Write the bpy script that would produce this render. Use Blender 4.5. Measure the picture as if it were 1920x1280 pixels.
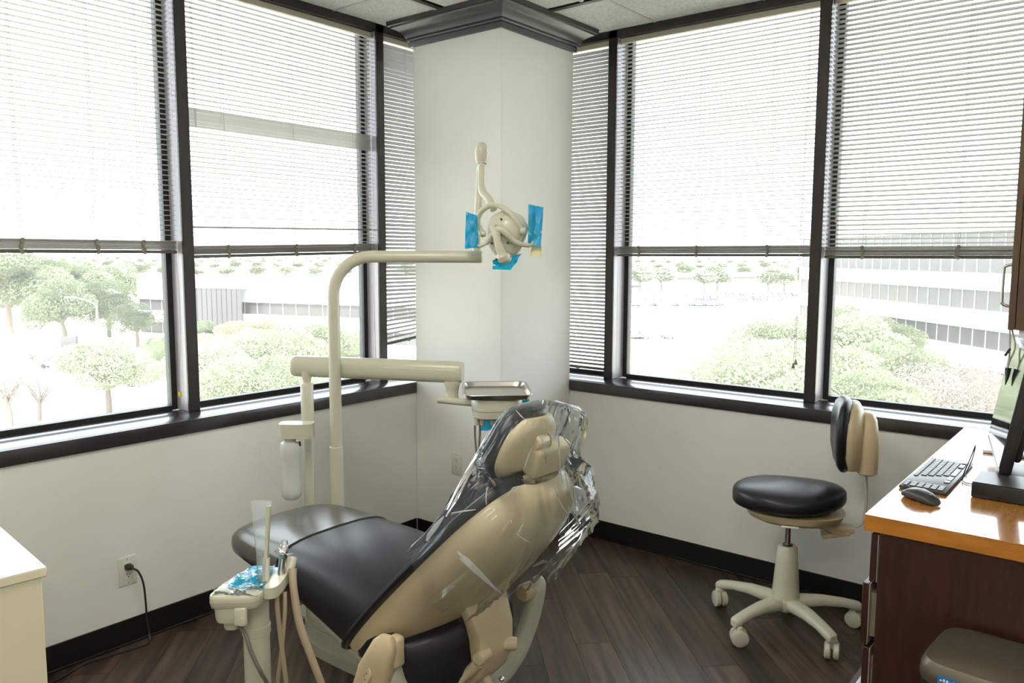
import bpy, bmesh, math, random
from mathutils import Vector, Matrix, noise
random.seed(7)
for _o in list(bpy.data.objects): bpy.data.objects.remove(_o)
SC = bpy.context.scene
COL = SC.collection
PI = math.pi
R = math.radians

# ------------------------------------------------------------------ camera
YAW, PITCH, ROLL, FPX = R(38.801), R(-6.1216), R(0.1942), 1501.09
cd = bpy.data.cameras.new('camera'); cam = bpy.data.objects.new('camera', cd); COL.objects.link(cam)
fw = Vector((-math.sin(YAW)*math.cos(PITCH), math.cos(YAW)*math.cos(PITCH), math.sin(PITCH)))
rt = Vector((math.cos(YAW), math.sin(YAW), 0)); up = rt.cross(fw)
rt2 = math.cos(ROLL)*rt + math.sin(ROLL)*up; up2 = -math.sin(ROLL)*rt + math.cos(ROLL)*up
mw = Matrix((rt2, up2, -fw)).transposed().to_4x4(); mw.translation = (0, 0, 1.6)
cam.matrix_world = mw
cd.sensor_width = 36; cd.lens = 36*FPX/1920; cd.clip_start = 0.05; cd.clip_end = 3000
SC.camera = cam

# ------------------------------------------------------------------ sky, sun, exposure
w = bpy.data.worlds.new('sky'); SC.world = w; w.use_nodes = True
bg = w.node_tree.nodes['Background']; bg.inputs[0].default_value = (0.87, 0.935, 1.0, 1); bg.inputs[1].default_value = 3.5
sd = bpy.data.lights.new('sun', 'SUN'); sd.energy = 4.6; sd.angle = R(0.6); sd.color = (1, 0.95, 0.86)
sun = bpy.data.objects.new('sun', sd); COL.objects.link(sun)
sun.rotation_euler = Vector((-0.35, 0.62, -0.9)).to_track_quat('-Z', 'Y').to_euler()
VS = SC.view_settings
VS.view_transform = 'Standard'; VS.look = 'None'; VS.exposure = 0.88; VS.gamma = 1.0; VS.use_curve_mapping = False
LAMP_POWER = 15.0

# ------------------------------------------------------------------ materials
def nt(m): return m.node_tree.nodes, m.node_tree.links
def P(name, base, rough=0.5, metal=0.0, var=None, bump=None, spec=0.5, coat=0.0, stretch=(1, 1, 1), trans=0.0, rnd=0.0, sss=0.0):
    m = bpy.data.materials.new(name); m.use_nodes = True; n, l = nt(m); b = n['Principled BSDF']
    b.inputs['Base Color'].default_value = (*base, 1); b.inputs['Roughness'].default_value = rough
    b.inputs['Metallic'].default_value = metal; b.inputs['Specular IOR Level'].default_value = spec
    b.inputs['Coat Weight'].default_value = coat; b.inputs['Coat Roughness'].default_value = 0.08
    b.inputs['Transmission Weight'].default_value = trans
    tc = n.new('ShaderNodeTexCoord'); mp = n.new('ShaderNodeMapping'); mp.inputs['Scale'].default_value = stretch
    l.new(tc.outputs['Object'], mp.inputs['Vector'])
    src = None
    if var:
        t = n.new('ShaderNodeTexNoise'); t.inputs['Scale'].default_value = var[0]; t.inputs['Detail'].default_value = 6
        l.new(mp.outputs[0], t.inputs['Vector'])
        mx = n.new('ShaderNodeMix'); mx.data_type = 'RGBA'
        c2 = var[2] if len(var) > 2 else tuple(c*(1-var[1]) for c in base)
        mx.inputs[6].default_value = (*base, 1); mx.inputs[7].default_value = (*c2, 1)
        cr = n.new('ShaderNodeMapRange'); cr.inputs[1].default_value = 0.35; cr.inputs[2].default_value = 0.68
        l.new(t.outputs[0], cr.inputs[0]); l.new(cr.outputs[0], mx.inputs[0]); src = mx.outputs[2]
    if rnd:
        oi = n.new('ShaderNodeObjectInfo'); hs = n.new('ShaderNodeHueSaturation')
        mr = n.new('ShaderNodeMapRange'); mr.inputs[3].default_value = 1-rnd; mr.inputs[4].default_value = 1+rnd
        l.new(oi.outputs['Random'], mr.inputs[0]); l.new(mr.outputs[0], hs.inputs['Value'])
        if src: l.new(src, hs.inputs['Color'])
        else: hs.inputs['Color'].default_value = (*base, 1)
        src = hs.outputs[0]
    if src: l.new(src, b.inputs['Base Color'])
    if bump:
        t2 = n.new('ShaderNodeTexNoise'); t2.inputs['Scale'].default_value = bump[0]; t2.inputs['Detail'].default_value = 4
        l.new(mp.outputs[0], t2.inputs['Vector']); bp = n.new('ShaderNodeBump'); bp.inputs['Strength'].default_value = bump[1]
        bp.inputs['Distance'].default_value = bump[2] if len(bump) > 2 else 0.002
        l.new(t2.outputs[0], bp.inputs['Height']); l.new(bp.outputs[0], b.inputs['Normal'])
    return m

def thin(name, tint, veil, veil_col, ior=1.45, rough=0.03, spec=1.0, bump=None, bs=0.02):
    """thin clear sheet: lets light through, reflects by Fresnel, a little milky scatter"""
    m = bpy.data.materials.new(name); m.use_nodes = True; n, l = nt(m)
    n.remove(n['Principled BSDF']); out = n['Material Output']
    tr = n.new('ShaderNodeBsdfTransparent'); tr.inputs[0].default_value = (*tint, 1)
    tl = n.new('ShaderNodeBsdfTranslucent'); tl.inputs[0].default_value = (*veil_col, 1)
    df = n.new('ShaderNodeBsdfDiffuse'); df.inputs[0].default_value = (*veil_col, 1)
    gl = n.new('ShaderNodeBsdfGlossy'); gl.inputs['Roughness'].default_value = rough; gl.inputs[0].default_value = (spec, spec, spec, 1)
    fr = n.new('ShaderNodeFresnel'); fr.inputs[0].default_value = ior
    m0 = n.new('ShaderNodeMixShader'); m0.inputs[0].default_value = 0.5
    m1 = n.new('ShaderNodeMixShader'); m1.inputs[0].default_value = veil
    m2 = n.new('ShaderNodeMixShader')
    l.new(tl.outputs[0], m0.inputs[1]); l.new(df.outputs[0], m0.inputs[2])
    l.new(tr.outputs[0], m1.inputs[1]); l.new(m0.outputs[0], m1.inputs[2])
    l.new(fr.outputs[0], m2.inputs[0]); l.new(m1.outputs[0], m2.inputs[1]); l.new(gl.outputs[0], m2.inputs[2])
    l.new(m2.outputs[0], out.inputs[0])
    if bump:
        tc = n.new('ShaderNodeTexCoord'); t = n.new('ShaderNodeTexNoise'); t.inputs['Scale'].default_value = bump[0]; t.inputs['Detail'].default_value = 5
        l.new(tc.outputs['Object'], t.inputs['Vector']); b = n.new('ShaderNodeBump'); b.inputs['Strength'].default_value = bump[1]; b.inputs['Distance'].default_value = 0.02
        l.new(t.outputs[0], b.inputs['Height'])
        for q in (gl.inputs['Normal'], fr.inputs['Normal']): l.new(b.outputs[0], q)
    return m

def emit(name, col, s):
    m = bpy.data.materials.new(name); m.use_nodes = True; n, l = nt(m); n.remove(n['Principled BSDF'])
    e = n.new('ShaderNodeEmission'); e.inputs[0].default_value = (*col, 1); e.inputs[1].default_value = s
    l.new(e.outputs[0], n['Material Output'].inputs[0]); return m

M = dict(
 wall=P('wall_paint', (0.79, 0.79, 0.75), 0.6, var=(3, 0.04), bump=(160, 0.15)),
 trim=P('charcoal_paint', (0.030, 0.026, 0.026), 0.26, var=(8, 0.2), spec=0.6),
 sill=P('sill_paint', (0.032, 0.029, 0.031), 0.22, spec=0.7, var=(5, 0.15)),
 crown=P('crown_paint', (0.052, 0.049, 0.053), 0.30, spec=0.6),
 alum=P('mullion_aluminium', (0.52, 0.50, 0.55), 0.45, 0.25),
 gasket=P('black_gasket', (0.012, 0.012, 0.012), 0.5),
 base=P('rubber_base', (0.008, 0.008, 0.008), 0.42, spec=0.4),
 tile=P('ceiling_tile', (0.88, 0.88, 0.85), 0.9, var=(90, 0.0, (0.66, 0.66, 0.62)), bump=(120, 0.6)),
 grid=P('grid_bar', (0.66, 0.65, 0.60), 0.5),
 glass=thin('window_glass', (0.97, 0.985, 0.975), 0.05, (0.95, 0.97, 1.0), ior=1.25),  # milky scatter in the pane stands in for flare washing out the view
 slat=P('blind_slat', (0.44, 0.43, 0.42), 0.38, spec=0.5),
 headrail=P('blind_headrail', (0.60, 0.55, 0.45), 0.4),
 rail=P('blind_bottom_rail', (0.11, 0.105, 0.09), 0.35),
 cord=P('blind_cord', (0.50, 0.49, 0.46), 0.7),
 clip=P('cord_button', (0.25, 0.24, 0.19), 0.4),
 tag=P('yellow_tag', (0.75, 0.55, 0.02), 0.5),
 plank=P('vinyl_plank', (0.10, 0.064, 0.044), 0.36, var=(3.5, 0.5, (0.022, 0.015, 0.012)), bump=(30, 0.2), stretch=(0.6, 9, 1), rnd=0.45, spec=0.5),
 beige=P('unit_enamel', (0.59, 0.58, 0.47), 0.26, spec=0.5, var=(4, 0.05)),
 shell=P('chair_shell_plastic', (0.61, 0.51, 0.33), 0.36, spec=0.5, var=(5, 0.05), bump=(400, 0.05)),
 vinyl=P('black_vinyl', (0.013, 0.014, 0.020), 0.37, spec=0.45, bump=(260, 0.12), var=(6, 0.2)),
 toe=P('toe_cover_vinyl', (0.085, 0.082, 0.068), 0.26, spec=0.55, var=(7, 0.15)),
 seam=P('dark_seam', (0.008, 0.008, 0.010), 0.5),
 steel=P('stainless', (0.52, 0.50, 0.47), 0.25, 1.0, bump=(60, 0.05)),
 chrome=P('chrome', (0.75, 0.75, 0.75), 0.12, 1.0),
 dark=P('dark_plastic', (0.02, 0.02, 0.02), 0.4),
 hose=P('beige_hose', (0.42, 0.34, 0.24), 0.4),
 ghose=P('grey_hose', (0.17, 0.16, 0.14), 0.45),
 blue=None, cream=P('cream_laminate', (0.72, 0.68, 0.50), 0.42, var=(4, 0.05)),
 white=P('white_laminate', (0.84, 0.85, 0.84), 0.35), key=P('white_keypad', (0.80, 0.80, 0.82), 0.35),
 plate=P('outlet_plastic', (0.70, 0.69, 0.62), 0.35),
 wood=P('orange_wood_edge', (0.50, 0.19, 0.022), 0.4, var=(12, 0.25), stretch=(1, 1, 6)),
 ctop=P('orange_wood_top', (0.55, 0.24, 0.05), 0.22, var=(6, 0.3, (0.47, 0.18, 0.032)), stretch=(14, 1.2, 1), spec=0.8, coat=1.0),
 brown=P('dark_brown_laminate', (0.045, 0.015, 0.010), 0.36, var=(9, 0.4), stretch=(8, 8, 0.8)),
 cab=P('upper_cabinet_laminate', (0.115, 0.068, 0.035), 0.38, var=(9, 0.3), stretch=(8, 8, 0.8)),
 drawer=P('drawer_lining', (0.72, 0.73, 0.80), 0.4),
 edge=P('drawer_edge', (0.34, 0.29, 0.22), 0.4),
 black=P('black_plastic', (0.018, 0.018, 0.018), 0.35, var=(30, 0.3)),
 screen=P('screen_glass', (0.02, 0.022, 0.024), 0.06, spec=0.9),
 keycap=P('keycap', (0.07, 0.07, 0.078), 0.36, spec=0.7), kbd=P('keyboard_case', (0.04, 0.04, 0.042), 0.35),
 champ=P('champagne_metal', (0.20, 0.175, 0.135), 0.34, 0.75),
 stick=P('blue_sticker', (0.02, 0.16, 0.42), 0.4), paper=P('white_paper', (0.82, 0.82, 0.80), 0.6),
 note=P('yellow_note', (0.80, 0.76, 0.42), 0.7), red=P('red_wire', (0.6, 0.05, 0.02), 0.4),
 led=emit('troffer_diffuser', (1.0, 0.93, 0.80), 2.0), frame=P('troffer_frame', (0.7, 0.7, 0.68), 0.5),
 bag=thin('clear_plastic_bag', (0.94, 0.97, 0.98), 0.035, (0.9, 0.95, 0.98), ior=1.30, rough=0.10),
 fold_glint=thin('white_fold_glint', (0.95, 0.97, 0.98), 0.55, (0.95, 0.97, 1.0), ior=1.5, rough=0.12),  # whitish film that paints bright reflections onto the bag
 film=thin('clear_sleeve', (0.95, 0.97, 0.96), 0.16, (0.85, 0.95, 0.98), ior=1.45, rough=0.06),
 bottle=P('frosted_bottle', (0.80, 0.84, 0.80), 0.35, trans=0.35),
 water=P('bottle_water', (0.80, 0.84, 0.55), 0.3, trans=0.3),
 # outdoors
 lawn=P('dry_grass_ground', (0.50, 0.49, 0.36), 0.9, var=(0.03, 0.0, (0.62, 0.58, 0.48))),
 road=P('pale_concrete', (0.66, 0.65, 0.64), 0.85, var=(0.2, 0.1)),
 bwhite=P('precast_white', (0.82, 0.82, 0.80), 0.7), bglass=P('office_glass', (0.10, 0.095, 0.095), 0.08, spec=0.35),
 bbar=P('office_mullion', (0.42, 0.42, 0.42), 0.5), bark=P('tree_bark', (0.20, 0.16, 0.13), 0.9),
 pole=P('galvanised', (0.62, 0.63, 0.63), 0.5, 0.3), tyre=P('tyre', (0.03, 0.03, 0.03), 0.8),
)
M['blue'] = thin('blue_barrier_film', (0.05, 0.72, 0.95), 0.50, (0.0, 0.62, 0.86), ior=1.45, rough=0.08, bump=(40, 0.5))

def leafmat(name, c1, c2):
    m = P(name, c1, 0.75, var=(0.7, 0, c2), rnd=0.12, spec=0.2); n, l = nt(m)
    b = n['Principled BSDF']; tl = n.new('ShaderNodeBsdfTranslucent'); mx = n.new('ShaderNodeMixShader'); mx.inputs[0].default_value = 0.35
    s = b.inputs['Base Color'].links[0].from_socket; l.new(s, tl.inputs[0])
    l.new(b.outputs[0], mx.inputs[1]); l.new(tl.outputs[0], mx.inputs[2]); l.new(mx.outputs[0], n['Material Output'].inputs[0]); return m
M['leaf1'] = leafmat('oak_leaves', (0.30, 0.33, 0.22), (0.17, 0.20, 0.13))
M['leaf2'] = leafmat('bright_leaves', (0.39, 0.42, 0.28), (0.25, 0.28, 0.18))
M['leaf3'] = leafmat('autumn_leaves', (0.48, 0.41, 0.27), (0.33, 0.31, 0.20))
M['leaf4'] = leafmat('bare_twigs', (0.36, 0.32, 0.29), (0.26, 0.22, 0.20))
M['leaf5'] = leafmat('far_leaves', (0.34, 0.36, 0.27), (0.25, 0.27, 0.20))
for k, c in dict(carw=(0.8, 0.8, 0.8), cars=(0.42, 0.43, 0.45), card=(0.08, 0.08, 0.1), carb=(0.10, 0.14, 0.28), carr=(0.35, 0.06, 0.05)).items():
    M[k] = P('car_paint_'+k, c, 0.3, 0.2)

# ------------------------------------------------------------------ mesh helpers
class MB:
    def __init__(s): s.v = []; s.f = []
    def add(s, vs, fs):
        o = len(s.v); s.v += [tuple(v) for v in vs]; s.f += [tuple(i+o for i in f) for f in fs]; return s
    def box(s, x0, x1, y0, y1, z0, z1):
        vs = [(x, y, z) for z in (z0, z1) for y in (y0, y1) for x in (x0, x1)]
        return s.add(vs, [(0, 2, 3, 1), (4, 5, 7, 6), (0, 1, 5, 4), (2, 6, 7, 3), (0, 4, 6, 2), (1, 3, 7, 5)])
    def rbox(s, x0, x1, y0, y1, z0, z1, b=0.004, seg=2, edges=None):
        bm = bmesh.new(); bmesh.ops.create_cube(bm, size=1)
        for v in bm.verts: v.co = Vector(((x0+x1)/2+v.co.x*(x1-x0), (y0+y1)/2+v.co.y*(y1-y0), (z0+z1)/2+v.co.z*(z1-z0)))
        es = list(bm.edges) if edges is None else [e for e in bm.edges if edges(e.verts[0].co, e.verts[1].co)]
        bmesh.ops.bevel(bm, geom=es, offset=b, segments=seg, affect='EDGES', profile=0.5)
        return s.bm(bm)
    def bm(s, bm):
        bm.verts.index_update(); s.add([v.co[:] for v in bm.verts], [[v.index for v in f.verts] for f in bm.faces]); bm.free(); return s
    def loft(s, rings, cap0=True, cap1=True, closed=True):
        n = len(rings[0]); vs = [p for r in rings for p in r]; fs = []
        for i in range(len(rings)-1):
            for j in range(n if closed else n-1):
                k = (j+1) % n
                fs.append((i*n+j, i*n+k, (i+1)*n+k, (i+1)*n+j))
        if cap0: fs.append(tuple(range(n))[::-1])
        if cap1: fs.append(tuple(range((len(rings)-1)*n, len(rings)*n)))
        return s.add(vs, fs)
    def tube(s, pts, r, n=10, caps=True, flat=1.0):
        pts = [Vector(p) for p in pts]; rs = r if isinstance(r, (list, tuple)) else [r]*len(pts)
        rings = []; u = None
        for i, p in enumerate(pts):
            d = (pts[min(i+1, len(pts)-1)]-pts[max(i-1, 0)]).normalized()
            if u is None:
                u = d.orthogonal() if abs(d.z) < .99 else Vector((1, 0, 0))
                if abs(d.z) < .9: u = Vector((0, 0, 1)).cross(d)
            u = (u-d*u.dot(d)).normalized(); v = d.cross(u)
            rings.append([p+(u*math.cos(2*PI*k/n)*rs[i]+v*math.sin(2*PI*k/n)*rs[i]*flat) for k in range(n)])
        return s.loft(rings, caps, caps)
    def cyl(s, a, b, r, n=20, r2=None): return s.tube([a, b], [r, r if r2 is None else r2], n)
    def lathe(s, prof, c=(0, 0, 0), n=24, ax=(0, 0, 1), cap=True):
        a = Vector(ax).normalized(); u = a.orthogonal().normalized(); v = a.cross(u); c = Vector(c)
        return s.loft([[c+a*z+(u*math.cos(2*PI*k/n)+v*math.sin(2*PI*k/n))*r for k in range(n)] for r, z in prof], cap, cap)
    def prism(s, poly, z0, z1):
        return s.loft([[(x, y, z0) for x, y in poly], [(x, y, z1) for x, y in poly]])
    def xf(s, m): s.v = [tuple(m @ Vector(v)) for v in s.v]; return s

def cr(pts, k=6):
    """Catmull-Rom through points"""
    P_ = [Vector(p) for p in pts]; out = []
    for i in range(len(P_)-1):
        a, b, c, d = P_[max(i-1, 0)], P_[i], P_[i+1], P_[min(i+2, len(P_)-1)]
        for j in range(k):
            t = j/k; out.append(0.5*((2*b)+(-a+c)*t+(2*a-5*b+4*c-d)*t*t+(-a+3*b-3*c+d)*t**3))
    out.append(P_[-1]); return out
def lerp_tab(tab, t):
    """smooth interpolation in a table [(t, v0, v1..)]"""
    for i in range(len(tab)-1):
        if t <= tab[i+1][0] or i == len(tab)-2:
            a, b = tab[i], tab[i+1]; k = max(0, min(1, (t-a[0])/(b[0]-a[0]))); k = k*k*(3-2*k)*0.5+k*0.5
            return [a[j]+(b[j]-a[j])*k for j in range(1, len(a))]
def se(n, e=2.6):
    """unit superellipse"""
    out = []
    for k in range(n):
        t = 2*PI*k/n; c, s_ = math.cos(t), math.sin(t)
        out.append((math.copysign(abs(c)**(2/e), c), math.copysign(abs(s_)**(2/e), s_)))
    return out

def mesh(name, mb, mat, smooth=40):
    me = bpy.data.meshes.new(name); me.from_pydata(mb.v, [], mb.f)
    bm = bmesh.new(); bm.from_mesh(me); bmesh.ops.recalc_face_normals(bm, faces=bm.faces); bm.to_mesh(me); bm.free()
    me.materials.append(M[mat] if isinstance(mat, str) else mat)
    if smooth:
        for p in me.polygons: p.use_smooth = True
        me.set_sharp_from_angle(angle=R(smooth))
    return me
def obj(name, mb, mat, parent=None, smooth=40, label=None, local=False):
    me = mb if isinstance(mb, bpy.types.Mesh) else mesh(name, mb, mat, smooth)
    o = bpy.data.objects.new(name, me); COL.objects.link(o)
    if parent is not None:
        o.parent = parent
        if not local: o.matrix_parent_inverse = WM(parent).inverted()
    if label: o['label'] = label
    return o
def WM(o):
    m = o.matrix_basis.copy()
    return m if o.parent is None else WM(o.parent) @ o.matrix_parent_inverse @ m
def thing(name, label, cat, loc=(0, 0, 0), rz=0, group=None):
    o = bpy.data.objects.new(name, None); COL.objects.link(o); o.location = loc; o.rotation_euler = (0, 0, rz)
    o.empty_display_size = 0.05; tag(o, label, cat, group); return o
def tag(o, label, cat, group=None):
    o['label'] = label; o['category'] = cat
    if group: o['group'] = group
    return o
def struct(name, mb, mat, smooth=40, parent=None):
    o = obj(name, mb, mat, parent, smooth)
    if parent is None: o['kind'] = 'structure'
    return o
def sroot(name, loc=(0, 0, 0)):
    o = bpy.data.objects.new(name, None); COL.objects.link(o); o.location = loc; o['kind'] = 'structure'; return o
def L2W(loc, rz): return Matrix.Translation(loc) @ Matrix.Rotation(rz, 4, 'Z')

# ------------------------------------------------------------------ room shell
XL, YR, ZC = -3.215, 3.764, 2.84          # left wall face, far wall face, ceiling
SZ0, SZ1 = 0.832, 0.892                    # sill board
MX, MY = XL-0.16, YR+0.16                  # mullion fronts
GX, GY = XL-0.275, YR+0.295                # glass planes
XE, YB, XB = 0.06, -1.4, 1.3               # right wall, back wall, entry wall
CX, CY = -2.597, 3.135                     # column corner

struct('wall_left', MB().box(XL-0.36, XL, YB, YR+0.36, 0, SZ0-0.002), 'wall')
struct('wall_far', MB().box(XL+0.002, XE+0.3, YR, YR+0.36, 0, SZ0-0.002), 'wall')
struct('wall_left_pier', MB().box(XL-0.36, XL, YB, 0.71, SZ0, ZC+0.3), 'wall')
struct('wall_right', MB().box(XE, XE+0.12, 1.0, YR-0.001, 0, ZC+0.2), 'wall')
struct('wall_entry', MB().box(XE+0.12, XB, 1.0, 1.12, 0, ZC+0.2), 'wall')
struct('wall_side', MB().box(XB, XB+0.12, YB, 1.12, 0, ZC+0.2), 'wall')
struct('wall_back', MB().box(XL, XB, YB-0.12, YB, 0, ZC+0.2), 'wall')
col = struct('column', MB().rbox(XL+.001, CX, CY, YR-.001, 0.0, ZC+0.02, 0.004, 1, lambda a, b: abs(a.z-b.z) > .5), 'wall')
obj('corner_bead', MB().rbox(CX-0.010, CX+0.0012, CY-0.0012, CY+0.010, 0.106, 2.735, 0.0008, 1), 'wall', col)

# sills: stool board in two strips with a fine joint
s = sroot('trim_sill_left', (XL, 1, SZ0))
obj('sill_board', MB().rbox(XL-0.165, XL, 0.6, YR, SZ0, SZ1, 0.003), 'sill', s)
obj('sill_nosing', MB().rbox(XL, XL+0.012, 0.6, CY-0.003, SZ0, SZ1, 0.003), 'sill', s)
obj('sill_strip', MB().rbox(GX+0.005, XL-0.167, 0.6, YR+.12, SZ0, SZ1-0.001, 0.002), 'sill', s)
s = sroot('trim_sill_far', (-1, YR, SZ0))
obj('sill_board', MB().rbox(XL, XE-0.002, YR, YR+0.165, SZ0, SZ1, 0.003), 'sill', s)
obj('sill_nosing', MB().rbox(CX+.003, XE-.002, YR-.012, YR, SZ0, SZ1, .003), 'sill', s)
obj('sill_strip', MB().rbox(XL-.1, XE-0.002, YR+0.167, GY-0.005, SZ0, SZ1-0.001, 0.002), 'sill', s)

# windows: black gasket frame + pane + aluminium mullions with dark caps
ZT = 2.80
def window(i, axis, a0, a1):
    """axis 'L': wall x=const, spans y a0..a1; 'F': wall y=const, spans x"""
    mid = (a0+a1)/2
    root = sroot('window_%d' % i, (GX, mid, SZ1) if axis == 'L' else (mid, GY, SZ1))
    def bx(mb, p0, p1, d0, d1, z0, z1):
        return mb.box(GX+d0, GX+d1, p0, p1, z0, z1) if axis == 'L' else mb.box(p0, p1, GY-d1, GY-d0, z0, z1)
    fr = MB(); g = 0.026
    bx(fr, a0, a0+g, -0.03, 0.012, SZ1, ZC+0.1); bx(fr, a1-g, a1, -0.03, 0.012, SZ1, ZC+0.1)
    bx(fr, a0+g, a1-g, -0.03, 0.014, SZ1-0.004, SZ1+0.020); bx(fr, a0+g, a1-g, -0.03, 0.012, ZC+0.02, ZC+0.1)
    obj('window_frame', fr, 'gasket', root, 0)
    obj('pane', bx(MB(), a0+g*0.6, a1-g*0.6, -0.004, 0.002, SZ1+0.012, ZC+0.05), 'glass', root, 0)
    return root
def mullion(axis, c, wd=0.054):
    root = sroot('trim_mullion_%s' % ('left' if axis == 'L' else 'far'), (GX, c, SZ1) if axis == 'L' else (c, GY, SZ1))
    def bx(p0, p1, d0, d1, z0=SZ1, z1=ZC):
        return MB().rbox(GX+d0, GX+d1, p0, p1, z0, z1, 0.0015, 1) if axis == 'L' else MB().rbox(p0, p1, GY-d1, GY-d0, z0, z1, 0.0015, 1)
    dep = (MX-GX) if axis == 'L' else (GY-MY)
    obj('mullion_body', bx(c-wd/2+0.001, c+wd/2-0.001, -0.03, dep*0.62), 'alum', root)
    obj('mullion_sleeve', bx(c-wd/2, c+wd/2, dep*0.625, dep-0.010), 'alum', root)
    obj('mullion_cap', bx(c-wd/2, c+wd/2, dep-0.010, dep), 'trim', root)
LM = [0.745, 1.895, 3.045]; FM = [-2.4445, -1.289, -0.135]
for c in LM: mullion('L', c)
for c in FM: mullion('F', c)
window(1, 'L', LM[0]+.027, LM[1]-.027); window(2, 'L', LM[1]+.027, LM[2]-.027); window(3, 'L', LM[2]+.027, GY-.03)
window(4, 'F', GX+.03, FM[0]-.027); window(5, 'F', FM[0]+.027, FM[1]-.027); window(6, 'F', FM[1]+.027, FM[2]-.027)
struct('wall_far_pier', MB().box(FM[2]+.027, XE+0.3, YR+.14, YR+.36, SZ1, ZC+.3), 'wall')
struct('trim_header_left', MB().box(GX-0.02, MX, 0.71, GY, ZT, ZC), 'trim', 0)
struct('trim_corner_post', MB().box(GX-.03, GX+.03, GY-.03, GY+.03, SZ0, ZC+.1), 'trim', 0)
struct('trim_header_far', MB().box(MX+.002, XE, MY, GY+0.02, ZT, ZC), 'trim', 0)
struct('wall_header_left', MB().box(XL-0.36, GX-0.032, 0.71, YR+0.5, ZC+0.1, ZC+0.4), 'wall')
struct('wall_header_far', MB().box(XL, XE+0.3, GY+0.032, YR+0.5, ZC+0.1, ZC+0.4), 'wall')

# baseboards: rubber cove with a small toe
def base(name, x0, x1, y0, y1, toe):
    mb = MB().rbox(x0, x1, y0, y1, 0.001, 0.106, 0.003, 1); mb.rbox(*toe, 0.001, 0.010, 0.003, 1); struct(name, mb, 'base')
base('baseboard_left', XL, XL+0.006, YB, CY-0.006, (XL, XL+0.016, YB, CY-0.016))
base('baseboard_far', CX+0.006, XE, YR-0.006, YR, (CX+0.016, XE, YR-0.016, YR))
base('baseboard_column_near', XL+0.006, CX+0.006, CY-0.006, CY, (XL+0.006, CX+0.016, CY-0.016, CY))
base('baseboard_column_side', CX, CX+0.006, CY, YR-0.006, (CX, CX+0.016, CY, YR-0.006))

# floor: individual vinyl planks laid at 45 degrees
fl = struct('floor', MB().box(XL-0.3, XB+0.1, YB-0.1, YR+0.3, -0.12, -0.006), 'gasket', 0)
def clip(poly, x0, x1, y0, y1):
    for ax, lim, sg in ((0, x0, 1), (0, x1, -1), (1, y0, 1), (1, y1, -1)):
        out = []
        for i in range(len(poly)):
            a, b = poly[i-1], poly[i]; ia, ib = (a[ax]-lim)*sg >= 0, (b[ax]-lim)*sg >= 0
            if ia != ib:
                t = (lim-a[ax])/(b[ax]-a[ax]); out.append((a[0]+(b[0]-a[0])*t, a[1]+(b[1]-a[1])*t))
            if ib: out.append(b)
        poly = out
        if len(poly) < 3: return []
    return poly
PW, PL, gp = 0.152, 1.22, 0.0007
ca, sa = math.cos(R(-45)), math.sin(R(-45)); org = Vector((-1.5, 1.5))
for i in range(-24, 25):
    off = random.random()*PL
    for j in range(-4, 5):
        u0, u1, v0, v1 = j*PL+off+gp, (j+1)*PL+off-gp, i*PW+gp, (i+1)*PW-gp
        q = [(org.x+u*ca-v*sa, org.y+u*sa+v*ca) for u, v in ((u0, v0), (u1, v0), (u1, v1), (u0, v1))]
        q = clip(q, XL, XB, YB, YR)
        if not q: continue
        cx, cy = sum(p[0] for p in q)/len(q), sum(p[1] for p in q)/len(q)
        # local axes run along the plank so that the grain follows it
        mi = Matrix.Rotation(R(45), 2)
        loc = [mi @ Vector((p[0]-cx, p[1]-cy)) for p in q]
        mb = MB().prism([(p.x, p.y) for p in loc], -0.006, 0.0)
        o = obj('plank', mb, 'plank', None, 0); o.location = (cx, cy, 0); o.rotation_euler = (0, 0, R(-45))
        o.parent = fl
# grain shift per plank
n, l = nt(M['plank']); mp = [x for x in n if x.type == 'MAPPING'][0]; oi = [x for x in n if x.type == 'OBJECT_INFO'][0]
vm = n.new('ShaderNodeVectorMath'); vm.operation = 'SCALE'; vm.inputs[0].default_value = (37, 17, 9); l.new(oi.outputs['Random'], vm.inputs['Scale']); l.new(vm.outputs[0], mp.inputs['Location'])

# ceiling: tiles, pale tee bars and a black slot running round the perimeter
ce = struct('ceiling', MB().box(XL-0.36, XB+0.1, YB-0.1, YR+0.36, ZC+0.022, ZC+0.12), 'gasket', 0)
SX, SY = -2.915, 3.415
TROF = [(-1.53, 0.9), (0.06, -0.35)]
def tile(x0, x1, y0, y1):
    if x1-x0 < .03 or y1-y0 < .03: return
    for tx, ty in TROF:
        if abs((x0+x1)/2-tx) < .31 and abs((y0+y1)/2-ty) < .62: return
    obj('ceiling_tile', MB().rbox(x0+.004, x1-.004, y0+.004, y1-.004, ZC, ZC+.018, 0.003, 1), 'tile', ce)
xs = [SX+0.02+0.6*k for k in range(8)]; ys = [SY-0.02-0.6*k for k in range(9)]
gb = []
for i in range(len(xs)-1):
    for j in range(len(ys)-1):
        tile(xs[i]+.006, min(xs[i+1]-.006, XB), max(ys[j+1]+.006, YB), ys[j]-.006)
px = [MX] + [SX-0.02]
yj = [SY-0.68-0.6*k for k in range(9)]; xj = [SX+0.73+0.6*k for k in range(7)]
yy = [MY]+yj
for a, b in zip(yy, yy[1:]): tile(MX, SX-0.022, max(b, YB)+.004, a-.004)
xx = [SX]+xj
for a, b in zip(xx, xx[1:]): tile(a+.004, min(b, XB)-.004, SY+0.022, MY)
for x in xs[1:]: obj('grid_bar', MB().box(x-.008, x+.008, YB, SY-.02, ZC-.002, ZC+.02), 'grid', ce, 0)
for y in ys[1:]: obj('grid_bar', MB().box(SX+.02, XB, y-.008, y+.008, ZC-.0015, ZC+.02), 'grid', ce, 0)
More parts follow.
